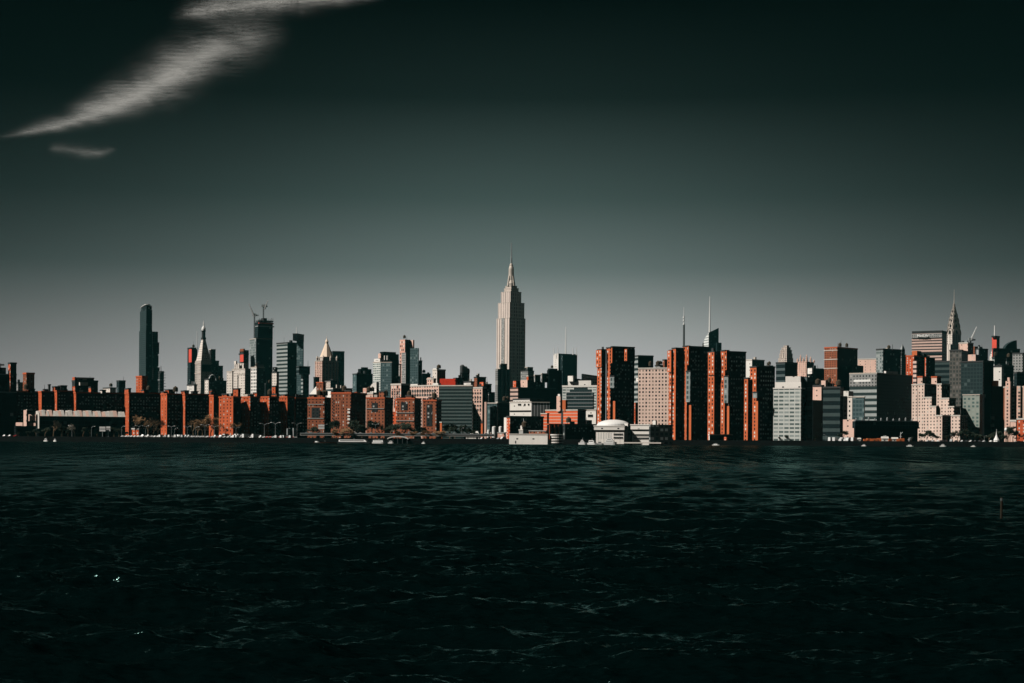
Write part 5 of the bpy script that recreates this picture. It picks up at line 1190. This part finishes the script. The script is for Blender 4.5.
for x, w, h, lab in ((885.6, 3.4, 4.2, 'white site cabin between the two runs of orange containers'), (895.4, 3, 3.6, 'white site cabin among the shorter run of orange containers'), (858.6, 2.6, 3, 'small white site cabin next to the white trucks')):
    X = xat(x, 440, 1289); o = root('site_cabin', (X, 1289, GZ), lab, 'cabin', 'white site cabins'); m = MB(); m.box(-w, w * .6, -1.4, 1.4, 0, h * .6); m.build('wall', 'white_plain', o)
    m = MB(); m.prism([(-w - .3, -1.7), (w * .6 + .3, -1.7), (w * .6 + .3, 1.7), (-w - .3, 1.7)], h * .6, h, top=[(-w - .3, -.1), (w * .6 + .3, -.1), (w * .6 + .3, .1), (-w - .3, .1)]); m.build('roof', 'roof_pale', o)
    m = MB(); m.box(-w * .5, -w * .2, -1.46, -1.38, .6, 1.5); m.build('window', 'window_dark', o)
def cranelet(x, y, lab):
    Y = 1290; X = xat(x, y, Y); zt_ = zat(x, y, Y); o = root('davit_mast', (X, Y, GZ), lab, 'mast', 'pale masts below the pier shed')
    h = zt_ - GZ; m = MB(); m.tube((0, 0, 0), (0, 0, h), .28, .16, 6); m.build('pole', 'steel_pale', o)
    m = MB(); m.tube((0, 0, h * .75), (1.8, 0, h), .16, n=5); m.tube((-1.2, 0, h * .55), (1.2, 0, h * .55), .14, n=5); m.build('yard', 'steel_pale', o)
cranelet(900.6, 432, 'tall pale mast behind the shorter run of orange containers'); cranelet(909, 437.6, 'short pale mast at the end of the pier shed'); cranelet(884, 435.4, 'short pale mast above the white site cabin')

# ---- boats
def hull(L, Wd, h, bow=.22, n=9, z=-.35):
    m = MB(); secs = []
    for i in range(n + 1):
        t = i / n; x = -L / 2 + L * t
        w = Wd / 2 * (1 if t < 1 - bow else math.cos((t - 1 + bow) / bow * math.pi / 2) * .97 + .03)
        sh = h * (1 + .35 * max(0, t - .5) ** 1.5)
        secs.append([(x, -w * .75, z), (x, -w, sh), (x, w, sh), (x, w * .75, z)])
    for i in range(n):
        b = len(m.v); m.v += secs[i] + secs[i + 1]
        m.face([b, b + 4, b + 5, b + 1]); m.face([b + 1, b + 5, b + 6, b + 2]); m.face([b + 2, b + 6, b + 7, b + 3])
    b = len(m.v); m.v += secs[0]; m.face([b, b + 1, b + 2, b + 3])
    return m
def boat(x, Y, Lpx, hpx, lab, rz=0, decks=1, name='motor_boat', cat='boat', cab=(.2, .75), hullmat='white_paint'):
    k = Y / F; L = Lpx * k; H = hpx * k
    o = root(name, (xat(x, 444, Y), Y, 0), lab, cat, 'boats moored along the shore'); o.rotation_euler = (0, 0, rz - (.45 if Lpx < 20 else .2))
    h1 = H * .42
    hull(L, min(L * .3, 7), h1).build('hull', hullmat, o)
    z = h1; c0, c1 = cab
    for d in range(decks):
        hh = (H - h1) / decks; w = min(L * .3, 7) * (.38 - .06 * d)
        m = MB(); m.prism([(-L / 2 + L * c0, -w), (-L / 2 + L * c1, -w), (-L / 2 + L * c1, w), (-L / 2 + L * c0, w)], z + .003, z + hh, top=[(-L / 2 + L * c0 + .2, -w * .9), (-L / 2 + L * (c1 - .06), -w * .9), (-L / 2 + L * (c1 - .06), w * .9), (-L / 2 + L * c0 + .2, w * .9)])
        m.build('cabin', 'white_paint', o)
        m = MB(); m.box(-L / 2 + L * (c0 + .05), -L / 2 + L * (c1 - .1), -w * .97 - .05, w * .97 + .05, z + hh * .42, z + hh * .75); m.build('cabin_window', 'window_dark', o)
        z += hh; c0 += .1; c1 -= .14
    m = MB(); m.tube((0, 0, z - .3), (0, 0, z + H * .45), .12, .06, 5); m.build('mast', 'steel_pale', o)
    return o
boat(354, 1278, 33, 3.6, 'longest white excursion boat moored below the highway', 0, 1, 'excursion_boat', 'boat', (.04, .93))
boat(379, 1277, 14, 3.4, 'white excursion boat astern of the longest one', 0, 1, 'excursion_boat', 'boat', (.05, .9))
boat(325, 1279, 22, 2.0, 'low flat boat with a reddish deck moored before the longest white boat', 0, 1, 'barge', 'boat', (.05, .2), 'brick_brown')
boat(610.4, 1268, 13, 6.4, 'large white yacht moored before the domed white school', .12, 2, 'yacht', 'yacht', (.12, .8))
boat(592, 1274, 11, 4.4, 'white motor boat moored beside the round pavilion', -.1, 1); boat(582.6, 1276, 8, 4.8, 'white boat with a tall cabin closest to the round pavilion', .1, 2); boat(600, 1276, 7, 3.2, 'small white boat between two larger ones near the school', .4, 1)
boat(46, 1281, 5, 3.0, 'small boat with a pinkish cabin at the dark quay end', .1, 1); boat(55, 1281, 4, 2.6, 'smallest boat near the dark quay end', -.2, 1)
boat(423.6, 1280, 4, 1.8, 'small white boat alone below the last brown slabs', 0, 1); boat(391, 1278, 6, 2.6, 'small white boat under the arched canopy', .2, 1)
boat(864, 1277, 5, 1.6, 'small low white boat before the orange containers', 0, 1); boat(910, 1277, 7, 1.6, 'low white boat at the end of the pier shed', 0, 1); boat(943, 1278, 6, 2.2, 'small pale boat below the terraced complex', .1, 1); boat(716, 1279, 8, 1.6, 'low boat beneath the pale terrace of a brick river tower', -.3, 1); boat(973.4, 1278, 5, 1.4, 'low pale boat under the black slab', 0, 1)
# white canopy with an arched roof on the ferry landing
Y = 1284; X = xat(398, 438, Y); o = root('ferry_canopy', (X, Y, GZ), 'white arched canopy over the ferry landing between two boats', 'canopy'); Lc = 21 * Y / F
m = MB(); n = 10; za = zat(398, 438.2, Y) - GZ
for i in range(n):
    t0, t1 = -1 + 2 * i / n, -1 + 2 * (i + 1) / n
    h = lambda t: za + 1.9 * (1 - t * t) ** .7
    q = len(m.v); m.v += [(t0 * Lc / 2, -3, h(t0)), (t1 * Lc / 2, -3, h(t1)), (t1 * Lc / 2, 3, h(t1)), (t0 * Lc / 2, 3, h(t0)), (t0 * Lc / 2, -3, h(t0) - 1.0), (t1 * Lc / 2, -3, h(t1) - 1.0)]
    m.face([q, q + 1, q + 2, q + 3]); m.face([q + 4, q + 5, q + 1, q])
m.build('canopy_roof', 'white_plain', o)
for s in (-.9, -.45, 0, .45, .9):
    m = MB(); m.tube((s * Lc / 2, -2.6, -4), (s * Lc / 2, -2.6, za + .6), .25, n=6); m.build('post', 'steel_dark', o)
# small white steeple-like tent near the black slab
X = xat(996.4, 445, 1290); o = root('sail_tent', (X, 1290, GZ), 'small white peaked tent with a spike below the black slab', 'tent')
m = MB(); m.lathe(0, 0, [(2.5, 0), (2.3, 1.4), (2.6, 1.5), (1.3, 4), (.5, 6), (.1, 9.4)], 8); m.build('canvas', 'white_paint', o); m = MB(); m.tube((0, 0, 9), (0, 0, 11), .12, n=5); m.build('spike', 'steel_pale', o)

# ---- old pile in the water
Yp = HC * F / (519.5 - (1001 - 512) * TR - YH); Xp = xat(1001, 519.5, Yp)
o = root('mooring_pile', (Xp, Yp, 0), 'old brown wooden pile standing alone in the dark water', 'pile')
m = MB(); m.tube((0, 0, -1.5), (.04, 0, 1.65), .10, .09, 10); m.build('post', 'wood_wet', o)
m = MB(); m.lathe(.04, 0, [(.10, 1.4), (.106, 1.5), (.10, 1.6)], 10); m.build('collar', 'steel_dark', o)
# ================================================================== GROUND AND WATER
m = MB(); m.box(-6000, 6000, SHORE + 1.2, 14000, -4, GZ, bottom=False); o = m.build('ground', 'land'); tag(o, 'flat city ground behind the quay', kind='structure')
m = MB(); m.box(-6000, 6000, SHORE, SHORE + 1.2, -5, GZ + .35, bottom=False); 
o = m.build('quay', 'quay_stone'); tag(o, 'dark stone quay wall along the river', kind='structure')

def water():
    rng = np.random.default_rng(5)
    dy = np.concatenate([np.array([2200, 1400, 900, 600, 420]), np.arange(330, 170, -.55), np.arange(170, 18, -.27), np.arange(18, 7.3, -.45)])
    Yr = HC * F / dy; Yr[-1] = SHORE + .6
    tt = np.concatenate([np.linspace(-3.2, -.42, 110)[:-1], np.linspace(-.42, .42, 900), np.linspace(.42, 3.2, 110)[1:]])
    nr, nc = len(Yr), len(tt)
    YY = np.repeat(Yr[:, None], nc, 1); XX = YY * tt[None, :]
    step_y = np.gradient(Yr)[:, None]; step_x = np.gradient(tt)[None, :] * YY
    Z = np.zeros_like(YY); DX = np.zeros_like(YY); DY = np.zeros_like(YY)
    lam = np.concatenate([np.exp(rng.uniform(np.log(.28), np.log(3.6), 120)), np.exp(rng.uniform(np.log(4), np.log(17), 22))])
    main = R(262)   # waves run from the city towards the viewer
    ang = main + rng.normal(0, .55, len(lam)); ph = rng.uniform(0, 6.283, len(lam))
    amps = np.where(lam < 4, .0062 * lam ** .85, .0098 * lam ** .8)
    # slow gust patches
    for l, a, p, am in zip(lam, ang, ph, amps):
        kx, ky = math.cos(a) * 6.2832 / l, math.sin(a) * 6.2832 / l
        amp = am
        sp = np.abs(math.cos(a)) * step_x + np.abs(math.sin(a)) * step_y
        f = np.clip((l / sp - 2.0) / 1.5, 0, 1)
        arg = kx * XX + ky * YY + p
        c, s = np.cos(arg), np.sin(arg)
        Z += amp * f * s; DX += amp * f * c * math.cos(a) * .5; DY += amp * f * c * math.sin(a) * .5
    gust = .8 + .35 * np.sin(XX * .021 + YY * .013 + 1) * np.sin(YY * .017 - XX * .009) 
    XX = XX + DX * gust; YY = YY + DY * gust; Z = Z * gust
    Z[-1] = 0
    v = np.stack([XX, YY, Z], -1).reshape(-1, 3).astype(np.float32)
    idx = np.arange(nr * nc).reshape(nr, nc)
    q = np.stack([idx[:-1, :-1], idx[:-1, 1:], idx[1:, 1:], idx[1:, :-1]], -1).reshape(-1, 4).astype(np.int32)
    nv = len(v); v = np.concatenate([v, np.array([(-7000, -900, -.8), (7000, -900, -.8), (7000, SHORE + .3, -.8), (-7000, SHORE + .3, -.8)], np.float32)]); q = np.concatenate([q, np.array([[nv, nv + 1, nv + 2, nv + 3]], np.int32)])   # calmer sheet around and below the modelled waves
    me = bpy.data.meshes.new('water')
    me.vertices.add(len(v)); me.vertices.foreach_set('co', v.ravel())
    me.loops.add(q.size); me.loops.foreach_set('vertex_index', q.ravel())
    me.polygons.add(len(q)); me.polygons.foreach_set('loop_start', np.arange(0, q.size, 4, dtype=np.int32)); me.polygons.foreach_set('loop_total', np.full(len(q), 4, np.int32))
    me.polygons.foreach_set('use_smooth', np.ones(len(q), bool)); me.update(); me.validate()
    o = bpy.data.objects.new('water', me); COL.objects.link(o); tag(o, 'dark choppy river water', kind='structure')
    m, nt, b, out = new_mat('river_water')
    geo = N(nt, 'ShaderNodeNewGeometry')
    # ripples too small for the mesh: they tilt the surface normal, more along the view than across
    # far streaks: noise stretched along the view, tilting normals into bright and dark dashes
    tot = None
    for sx, sy, wgt in ((.32, .012, 1.0), (.7, .02, 1.0), (.12, .03, .7)):
        mw = N(nt, 'ShaderNodeMapping'); mw.inputs['Rotation'].default_value = (0, 0, R(6)); mw.inputs['Scale'].default_value = (sx, sy, 1); nt.links.new(geo.outputs['Position'], mw.inputs[0])
        nw = N(nt, 'ShaderNodeTexNoise'); nw.inputs['Scale'].default_value = 1.0; nw.inputs['Detail'].default_value = 3; nt.links.new(mw.outputs[0], nw.inputs['Vector'])
        t = math_node(nt, 'MULTIPLY', math_node(nt, 'SUBTRACT', nw.outputs[0], .5), wgt); tot = t if tot is None else math_node(nt, 'ADD', tot, t)
    acc = None
    for sc, am, dt, rot in RIPPLES:     # ripples too small for the mesh tilt the surface normal
        mp = N(nt, 'ShaderNodeMapping'); mp.inputs['Rotation'].default_value = (0, 0, R(rot)); mp.inputs['Scale'].default_value = (.42, 1.2, 1)
        nt.links.new(geo.outputs['Position'], mp.inputs[0])
        no = N(nt, 'ShaderNodeTexNoise'); no.inputs['Scale'].default_value = sc; no.inputs['Detail'].default_value = dt; no.inputs['Roughness'].default_value = .6
        nt.links.new(mp.outputs[0], no.inputs['Vector'])
        vs = N(nt, 'ShaderNodeVectorMath'); vs.operation = 'SUBTRACT'; vs.inputs[1].default_value = (.5, .5, .5); nt.links.new(no.outputs['Color'], vs.inputs[0])
        vm = N(nt, 'ShaderNodeVectorMath'); vm.operation = 'MULTIPLY'; vm.inputs[1].default_value = (am * .6, am, 0); nt.links.new(vs.outputs[0], vm.inputs[0])
        if acc is None: acc = vm.outputs[0]
        else:
            va = N(nt, 'ShaderNodeVectorMath'); nt.links.new(acc, va.inputs[0]); nt.links.new(vm.outputs[0], va.inputs[1]); acc = va.outputs[0]
    # ripple normals are folded toward the camera, most far out, suppressing mirrored buildings
    sa = N(nt, 'ShaderNodeSeparateXYZ'); nt.links.new(acc, sa.inputs[0])
    spy = N(nt, 'ShaderNodeSeparateXYZ'); nt.links.new(geo.outputs['Position'], spy.inputs[0])
    far = N(nt, 'ShaderNodeMapRange'); far.inputs[1].default_value = 260; far.inputs[2].default_value = 620; nt.links.new(spy.outputs[1], far.inputs[0])   # streaks and normal folding fade in with distance from the camera
    wr = math_node(nt, 'MULTIPLY', math_node(nt, 'MULTIPLY', tot, far.outputs[0]), FAR_STREAK)
    fold = math_node(nt, 'MULTIPLY_ADD', far.outputs[0], .78); fold.node.inputs[2].default_value = .22
    ay = math_node(nt, 'ABSOLUTE', sa.outputs[1])
    my = math_node(nt, 'ADD', math_node(nt, 'MULTIPLY', math_node(nt, 'SUBTRACT', ay, sa.outputs[1]), fold), sa.outputs[1])
    my = math_node(nt, 'MULTIPLY', my, math_node(nt, 'MULTIPLY_ADD', far.outputs[0], -.45)); my.node.inputs[1].links[0].from_node.inputs[2].default_value = 1.0
    yy = math_node(nt, 'ADD', my, math_node(nt, 'MAXIMUM', math_node(nt, 'ADD', wr, math_node(nt, 'MULTIPLY_ADD', far.outputs[0], .10)), 0.0))
    yy.node.inputs[1].links[0].from_node.inputs[0].links[0].from_node.inputs[1].links[0].from_node.inputs[2].default_value = LEAN
    ca = N(nt, 'ShaderNodeCombineXYZ'); nt.links.new(sa.outputs[0], ca.inputs[0]); nt.links.new(math_node(nt, 'MULTIPLY', yy, -1.0), ca.inputs[1])
    va = N(nt, 'ShaderNodeVectorMath'); nt.links.new(geo.outputs['Normal'], va.inputs[0]); nt.links.new(ca.outputs[0], va.inputs[1])
    nn = N(nt, 'ShaderNodeVectorMath'); nn.operation = 'NORMALIZE'; nt.links.new(va.outputs[0], nn.inputs[0])
    nt.nodes.remove(b)      # silty green water: a dim teal body under a teal-tinted reflection
    df = N(nt, 'ShaderNodeBsdfDiffuse'); df.inputs[0].default_value = (.0005, .0034, .0034, 1)
    gl = N(nt, 'ShaderNodeBsdfGlossy'); gl.inputs['Color'].default_value = (.29, .52, .49, 1); gl.inputs['Roughness'].default_value = .13
    fn = N(nt, 'ShaderNodeFresnel'); fn.inputs[0].default_value = 1.33
    for q in (df, gl, fn): nt.links.new(nn.outputs[0], q.inputs['Normal'])
    b = N(nt, 'ShaderNodeMixShader'); nt.links.new(fn.outputs[0], b.inputs[0]); nt.links.new(df.outputs[0], b.inputs[1]); nt.links.new(gl.outputs[0], b.inputs[2])
    # scattered whitecaps
    mp2 = N(nt, 'ShaderNodeMapping'); mp2.inputs['Location'].default_value = (41, 17, 0); mp2.inputs['Scale'].default_value = (.22, .5, 1); nt.links.new(geo.outputs['Position'], mp2.inputs[0])
    n1 = N(nt, 'ShaderNodeTexNoise'); n1.inputs['Scale'].default_value = 1.0; n1.inputs['Detail'].default_value = 2; nt.links.new(mp2.outputs[0], n1.inputs['Vector'])
    n2 = N(nt, 'ShaderNodeTexNoise'); n2.inputs['Scale'].default_value = 9.0; n2.inputs['Detail'].default_value = 7; nt.links.new(mp2.outputs[0], n2.inputs['Vector'])
    sp = N(nt, 'ShaderNodeSeparateXYZ'); nt.links.new(geo.outputs['Position'], sp.inputs[0])
    hgt = math_node(nt, 'MULTIPLY', sp.outputs[2], .12)
    val = math_node(nt, 'ADD', math_node(nt, 'ADD', n1.outputs[0], math_node(nt, 'MULTIPLY', n2.outputs[0], .5)), hgt)
    fr = N(nt, 'ShaderNodeMapRange'); fr.inputs[1].default_value = FOAM0; fr.inputs[2].default_value = FOAM0 + .16; nt.links.new(val, fr.inputs[0])
    foam = N(nt, 'ShaderNodeBsdfDiffuse'); foam.inputs[0].default_value = (.42, .46, .45, 1)
    mx = N(nt, 'ShaderNodeMixShader'); nt.links.new(fr.outputs[0], mx.inputs[0]); nt.links.new(b.outputs[0], mx.inputs[1]); nt.links.new(foam.outputs[0], mx.inputs[2])
    nt.links.new(mx.outputs[0], out.inputs[0])
    me.materials.append(m)
FAR_STREAK = 1.3  # strength of the stretched streak noise in the far water's normals
LEAN = .01      # bends all ripple normals toward the camera, darkening what the water mirrors
RIPPLES = ((2.0, 1.4, 3, -8), (5.0, 1.6, 4, 10), (14.0, 2.0, 4, -15), (34.0, 1.3, 3, 5))
FOAM0 = 1.10
water()

# ================================================================== CIRRUS
def cloud(label, poly, seed, dens, fib=(1.0, .16), Yc=11000, tilt=.9, slope=.42):
    """poly: spine points (x, y, half width up, half width down, density) in picture columns and rows; a thin sloping bank of ice fibres"""
    nx, ny = 90, 40
    pts = np.array(poly, float)
    x0, x1 = pts[0, 0], pts[-1, 0]
    rows = []
    def pos(px, py, lay):
        rx, rz = ray(px, py)
        # plane: Y = Yc + (z - zc) * -tilt  (upper parts lean to the viewer)
        zc = .24 * Yc
        Yd = (Yc + tilt * zc) / (1 + tilt * rz) + lay
        return (rx * Yd, Yd, rz * Yd)
    verts, dn, faces = [], [], []
    for lay in range(3):
        base = len(verts)
        for i in range(nx):
            x = x0 + (x1 - x0) * i / (nx - 1)
            yc, up, dw, d = (np.interp(x, pts[:, 0], pts[:, j]) for j in (1, 2, 3, 4))
            for j in range(ny):
                t = -1 + 2 * j / (ny - 1)
                y = yc + (t * up if t < 0 else t * dw)
                xx = x + (y - yc) * -.0
                verts.append(pos(xx, y, lay * 90 - 90))
                e = min(1, (x - x0) / (.16 * (x1 - x0)), (x1 - x) / (.16 * (x1 - x0))); e = e * e * (3 - 2 * e)
                prof = math.exp(-(abs(t) * 2.1) ** 1.4) * (1 - abs(t)) if abs(t) < 1 else 0
                dn.append(d * prof * max(0, e))
        for i in range(nx - 1):
            for j in range(ny - 1):
                q = base + i * ny + j; faces.append((q, q + ny, q + ny + 1, q + 1))
    me = bpy.data.meshes.new('cirrus_cloud'); me.from_pydata(verts, [], faces); me.update()
    at = me.attributes.new('wisp', 'FLOAT', 'POINT'); at.data.foreach_set('value', np.array(dn, np.float32))
    me.polygons.foreach_set('use_smooth', np.ones(len(faces), bool))
    o = bpy.data.objects.new('cirrus_cloud', me); COL.objects.link(o); tag(o, label, 'cloud', 'wisps of cirrus')
    m, nt, b, out = new_mat('cirrus'); nt.nodes.remove(b)
    a = N(nt, 'ShaderNodeAttribute'); a.attribute_name = 'wisp'
    geo = N(nt, 'ShaderNodeNewGeometry')
    k = 1 / (Yc * .01)
    mp = N(nt, 'ShaderNodeMapping'); mp.inputs['Location'].default_value = (seed * 3.1, seed, 0); mp.inputs['Rotation'].default_value = (0, R(slope * 57), 0); mp.inputs['Scale'].default_value = (k * .30 * fib[0], k * .05, k * 2.4)
    nt.links.new(geo.outputs['Position'], mp.inputs[0])
    wa = N(nt, 'ShaderNodeTexNoise'); wa.inputs['Scale'].default_value = .6; wa.inputs['Detail'].default_value = 3; nt.links.new(mp.outputs[0], wa.inputs['Vector'])
    vm = N(nt, 'ShaderNodeVectorMath'); vm.operation = 'SCALE'; vm.inputs[3].default_value = .9; nt.links.new(wa.outputs['Color'], vm.inputs[0])
    va = N(nt, 'ShaderNodeVectorMath'); nt.links.new(mp.outputs[0], va.inputs[0]); nt.links.new(vm.outputs[0], va.inputs[1])
    n1 = N(nt, 'ShaderNodeTexNoise'); n1.inputs['Scale'].default_value = .9; n1.inputs['Detail'].default_value = 10; n1.inputs['Roughness'].default_value = .62
    nt.links.new(va.outputs[0], n1.inputs['Vector'])
    # fibres: strong contrast inside a soft envelope, so the edges thin out strand by strand
    f = math_node(nt, 'MULTIPLY_ADD', n1.outputs[0], 5.5); f.node.inputs[2].default_value = -2.3
    f = math_node(nt, 'MAXIMUM', f, 0.0)
    mf = N(nt, 'ShaderNodeMapping'); mf.inputs['Location'].default_value = (seed, seed * 2.3, 0); mf.inputs['Rotation'].default_value = (0, R(slope * 57), 0); mf.inputs['Scale'].default_value = (k * .30, k * .04, k * 4.6); nt.links.new(geo.outputs['Position'], mf.inputs[0])
    vm2 = N(nt, 'ShaderNodeVectorMath'); vm2.operation = 'SCALE'; vm2.inputs[3].default_value = 6.5; nt.links.new(wa.outputs['Color'], vm2.inputs[0])
    va2 = N(nt, 'ShaderNodeVectorMath'); nt.links.new(mf.outputs[0], va2.inputs[0]); nt.links.new(vm2.outputs[0], va2.inputs[1])
    n2 = N(nt, 'ShaderNodeTexNoise'); n2.inputs['Scale'].default_value = 1.0; n2.inputs['Detail'].default_value = 7; n2.inputs['Roughness'].default_value = .6; nt.links.new(va2.outputs[0], n2.inputs['Vector'])
    fil = math_node(nt, 'MULTIPLY_ADD', n2.outputs[0], 4.0); fil.node.inputs[2].default_value = -1.25
    fil = math_node(nt, 'MAXIMUM', fil, 0.12)
    f = math_node(nt, 'MULTIPLY', math_node(nt, 'ADD', f, .25), fil)
    dd = math_node(nt, 'POWER', a.outputs['Fac'], 1.5)
    thr = math_node(nt, 'MULTIPLY_ADD', a.outputs['Fac'], .55); thr.node.inputs[2].default_value = -.12
    v = math_node(nt, 'MULTIPLY', dd, math_node(nt, 'ADD', math_node(nt, 'MULTIPLY', f, 1.0), math_node(nt, 'MULTIPLY', thr, .35)))
    v = math_node(nt, 'MULTIPLY', v, dens); v.node.use_clamp = True
    df = N(nt, 'ShaderNodeBsdfDiffuse'); df.inputs[0].default_value = (.92, .92, .90, 1)
    tl = N(nt, 'ShaderNodeBsdfTranslucent'); tl.inputs[0].default_value = (.92, .92, .90, 1)
    ad = N(nt, 'ShaderNodeMixShader'); ad.inputs[0].default_value = .5; nt.links.new(df.outputs[0], ad.inputs[1]); nt.links.new(tl.outputs[0], ad.inputs[2])
    tr = N(nt, 'ShaderNodeBsdfTransparent')
    mx = N(nt, 'ShaderNodeMixShader'); nt.links.new(v, mx.inputs[0]); nt.links.new(tr.outputs[0], mx.inputs[1]); nt.links.new(ad.outputs[0], mx.inputs[2])
    nt.links.new(mx.outputs[0], out.inputs[0])
    me.materials.append(m); o.visible_shadow = True
cloud('long feathery diagonal cirrus wisp across the upper sky', [(-14, 139, 8, 6, .35), (20, 133, 14, 8, .62), (60, 125, 26, 13, .85), (90, 115, 42, 19, 1.05), (120, 103, 54, 27, 1.2), (150, 88, 58, 38, 1.3), (172, 74, 58, 52, 1.25), (192, 62, 58, 58, .95), (220, 46, 62, 60, .72), (255, 38, 54, 52, .58), (300, 32, 40, 38, .4)], 1, .72)
cloud('bright streaked cirrus bank touching the top edge of the sky', [(162, 20, 26, 14, .25), (190, 13, 30, 20, .6), (212, 9, 30, 26, .95), (240, 5, 28, 26, 1.3), (268, 1, 28, 28, 1.45), (295, -1, 26, 26, 1.1), (325, -2, 24, 22, .8), (355, -3, 20, 16, .55), (392, -3, 14, 12, .3)], 4, .7)
cloud('small faint cirrus puff below the long diagonal wisp', [(44, 148, 12, 9, .4), (62, 148, 17, 12, .7), (84, 152, 17, 14, .9), (100, 152, 13, 13, .8), (120, 148, 9, 8, .4)], 9, .34)

# ================================================================== AIR, SKY, SUN, CAMERA
HAZE = 1.15e-5
if HAZE:
    m = MB(); m.box(-2600, 2600, -60, 4600, -6.5, 480); o = m.build('haze', 'white_paint'); tag(o, 'thin grey-green haze over the river and city', kind='stuff')
    hm, nt, b, out = new_mat('haze_air'); nt.nodes.remove(b)
    pv = N(nt, 'ShaderNodeVolumePrincipled'); pv.inputs['Color'].default_value = (.16, .74, .72, 1); pv.inputs['Density'].default_value = HAZE; pv.inputs['Anisotropy'].default_value = 0
    nt.links.new(pv.outputs[0], out.inputs['Volume']); o.data.materials.clear(); o.data.materials.append(hm)

wd = bpy.data.worlds.new('World'); SC.world = wd; wd.use_nodes = True
nt = wd.node_tree; nt.nodes.clear()
out = N(nt, 'ShaderNodeOutputWorld'); bg = N(nt, 'ShaderNodeBackground'); nt.links.new(bg.outputs[0], out.inputs[0])
sky = N(nt, 'ShaderNodeTexSky'); sky.sky_type = 'NISHITA'; sky.sun_disc = False; sky.sun_elevation = SUN_E
to_sun = Vector((-math.cos(SUN_B) * math.cos(SUN_E), -math.sin(SUN_B) * math.cos(SUN_E), math.sin(SUN_E)))
sky.sun_rotation = math.atan2(to_sun.x, to_sun.y)
sky.air_density = 1; sky.dust_density = 1; sky.ozone_density = 1
tc = N(nt, 'ShaderNodeTexCoord'); sp = N(nt, 'ShaderNodeSeparateXYZ'); nt.links.new(tc.outputs['Generated'], sp.inputs[0])
bw = N(nt, 'ShaderNodeRGBToBW'); nt.links.new(sky.outputs[0], bw.inputs[0])
ramp = N(nt, 'ShaderNodeValToRGB'); ramp.color_ramp.interpolation = 'LINEAR'
SKYR = [(0.0000, (0.55201, 0.57112, 0.55201)), (0.0300, (0.46778, 0.49693, 0.47932)), (0.0526, (0.36625, 0.40198, 0.39157)), (0.0695, (0.29614, 0.33716, 0.32314)), (0.1080, (0.11697, 0.16203, 0.15293)), (0.1530, (0.04817, 0.08022, 0.07421)), (0.2150, (0.00972, 0.02122, 0.01938)), (0.2740, (0.00212, 0.00700, 0.00651)), (0.3300, (0.00121, 0.00439, 0.00402)), (0.5000, (0.00121, 0.00368, 0.00368)), (1.0000, (0.00121, 0.00368, 0.00368))]
el = ramp.color_ramp.elements
while len(el) < len(SKYR): el.new(.5)
for e, (p, c) in zip(el, SKYR): e.position = p; e.color = (*c, 1)
nt.links.new(math_node(nt, 'MAXIMUM', sp.outputs[2], 0.0), ramp.inputs[0])
# the sky texture's own luminance, evened out, carries the graded dark-filter colours
lum = math_node(nt, 'POWER', bw.outputs[0], .25)
# lens vignette put into the sky's brightness: it fades to both sides
hy = math_node(nt, 'DIVIDE', sp.outputs[0], math_node(nt, 'MAXIMUM', sp.outputs[1], .02))
az = math_node(nt, 'DIVIDE', 1.0, math_node(nt, 'MULTIPLY_ADD', math_node(nt, 'MULTIPLY', hy, hy), 1 / .30 ** 2)); az.node.inputs[1].links and None
az.node.inputs[1].links[0].from_node.inputs[2].default_value = 1.0
az = math_node(nt, 'MAXIMUM', az, .42)
pw = math_node(nt, 'MULTIPLY_ADD', math_node(nt, 'MAXIMUM', sp.outputs[2], 0.0), 6.5); pw.node.inputs[2].default_value = .68
az = math_node(nt, 'POWER', az, pw)
cc = mix_col(nt, 1.0, mix_col(nt, 1.0, ramp.outputs[0], lum, 'MULTIPLY'), az, 'MULTIPLY')
nt.links.new(cc, bg.inputs[0]); bg.inputs[1].default_value = .1
SKYK = 10 / 1.3
for e, (p, c) in zip(el, SKYR): e.color = (max(c[0] - .0026, .0004) * .985 * SKYK, max(c[1] - .0078, .0008) * .92 * SKYK, max(c[2] - .0070, .0008) * .935 * SKYK, 1)   # less what the air itself adds

sl = bpy.data.lights.new('sun', 'SUN'); sl.energy = 5.0; sl.angle = R(.53); sl.color = (1, .95, .88)
so = bpy.data.objects.new('sun', sl); COL.objects.link(so); so.location = (0, 0, 900); so.rotation_euler = to_sun.to_track_quat('Z', 'Y').to_euler()

cam = bpy.data.cameras.new('camera'); co = bpy.data.objects.new('camera', cam); COL.objects.link(co)
cam.sensor_width = 36; cam.lens = F / W * 36; cam.clip_start = .5; cam.clip_end = 60000
co.location = (0, 0, HC)
cam.shift_y = (YH - HPX / 2) / W
from mathutils import Matrix
co.rotation_euler = (Matrix.Rotation(math.pi / 2, 3, 'X') @ Matrix.Rotation(ROLL, 3, 'Z')).to_euler()
SC.camera = co
SC.view_settings.view_transform = 'Standard'; SC.view_settings.look = 'None'; SC.view_settings.gamma = 1; SC.view_settings.exposure = 0
SC.cycles.use_denoising = True
SC.cycles.volume_bounces = 0; SC.cycles.max_bounces = 5; SC.cycles.diffuse_bounces = 0; SC.cycles.glossy_bounces = 2; SC.cycles.transparent_max_bounces = 12
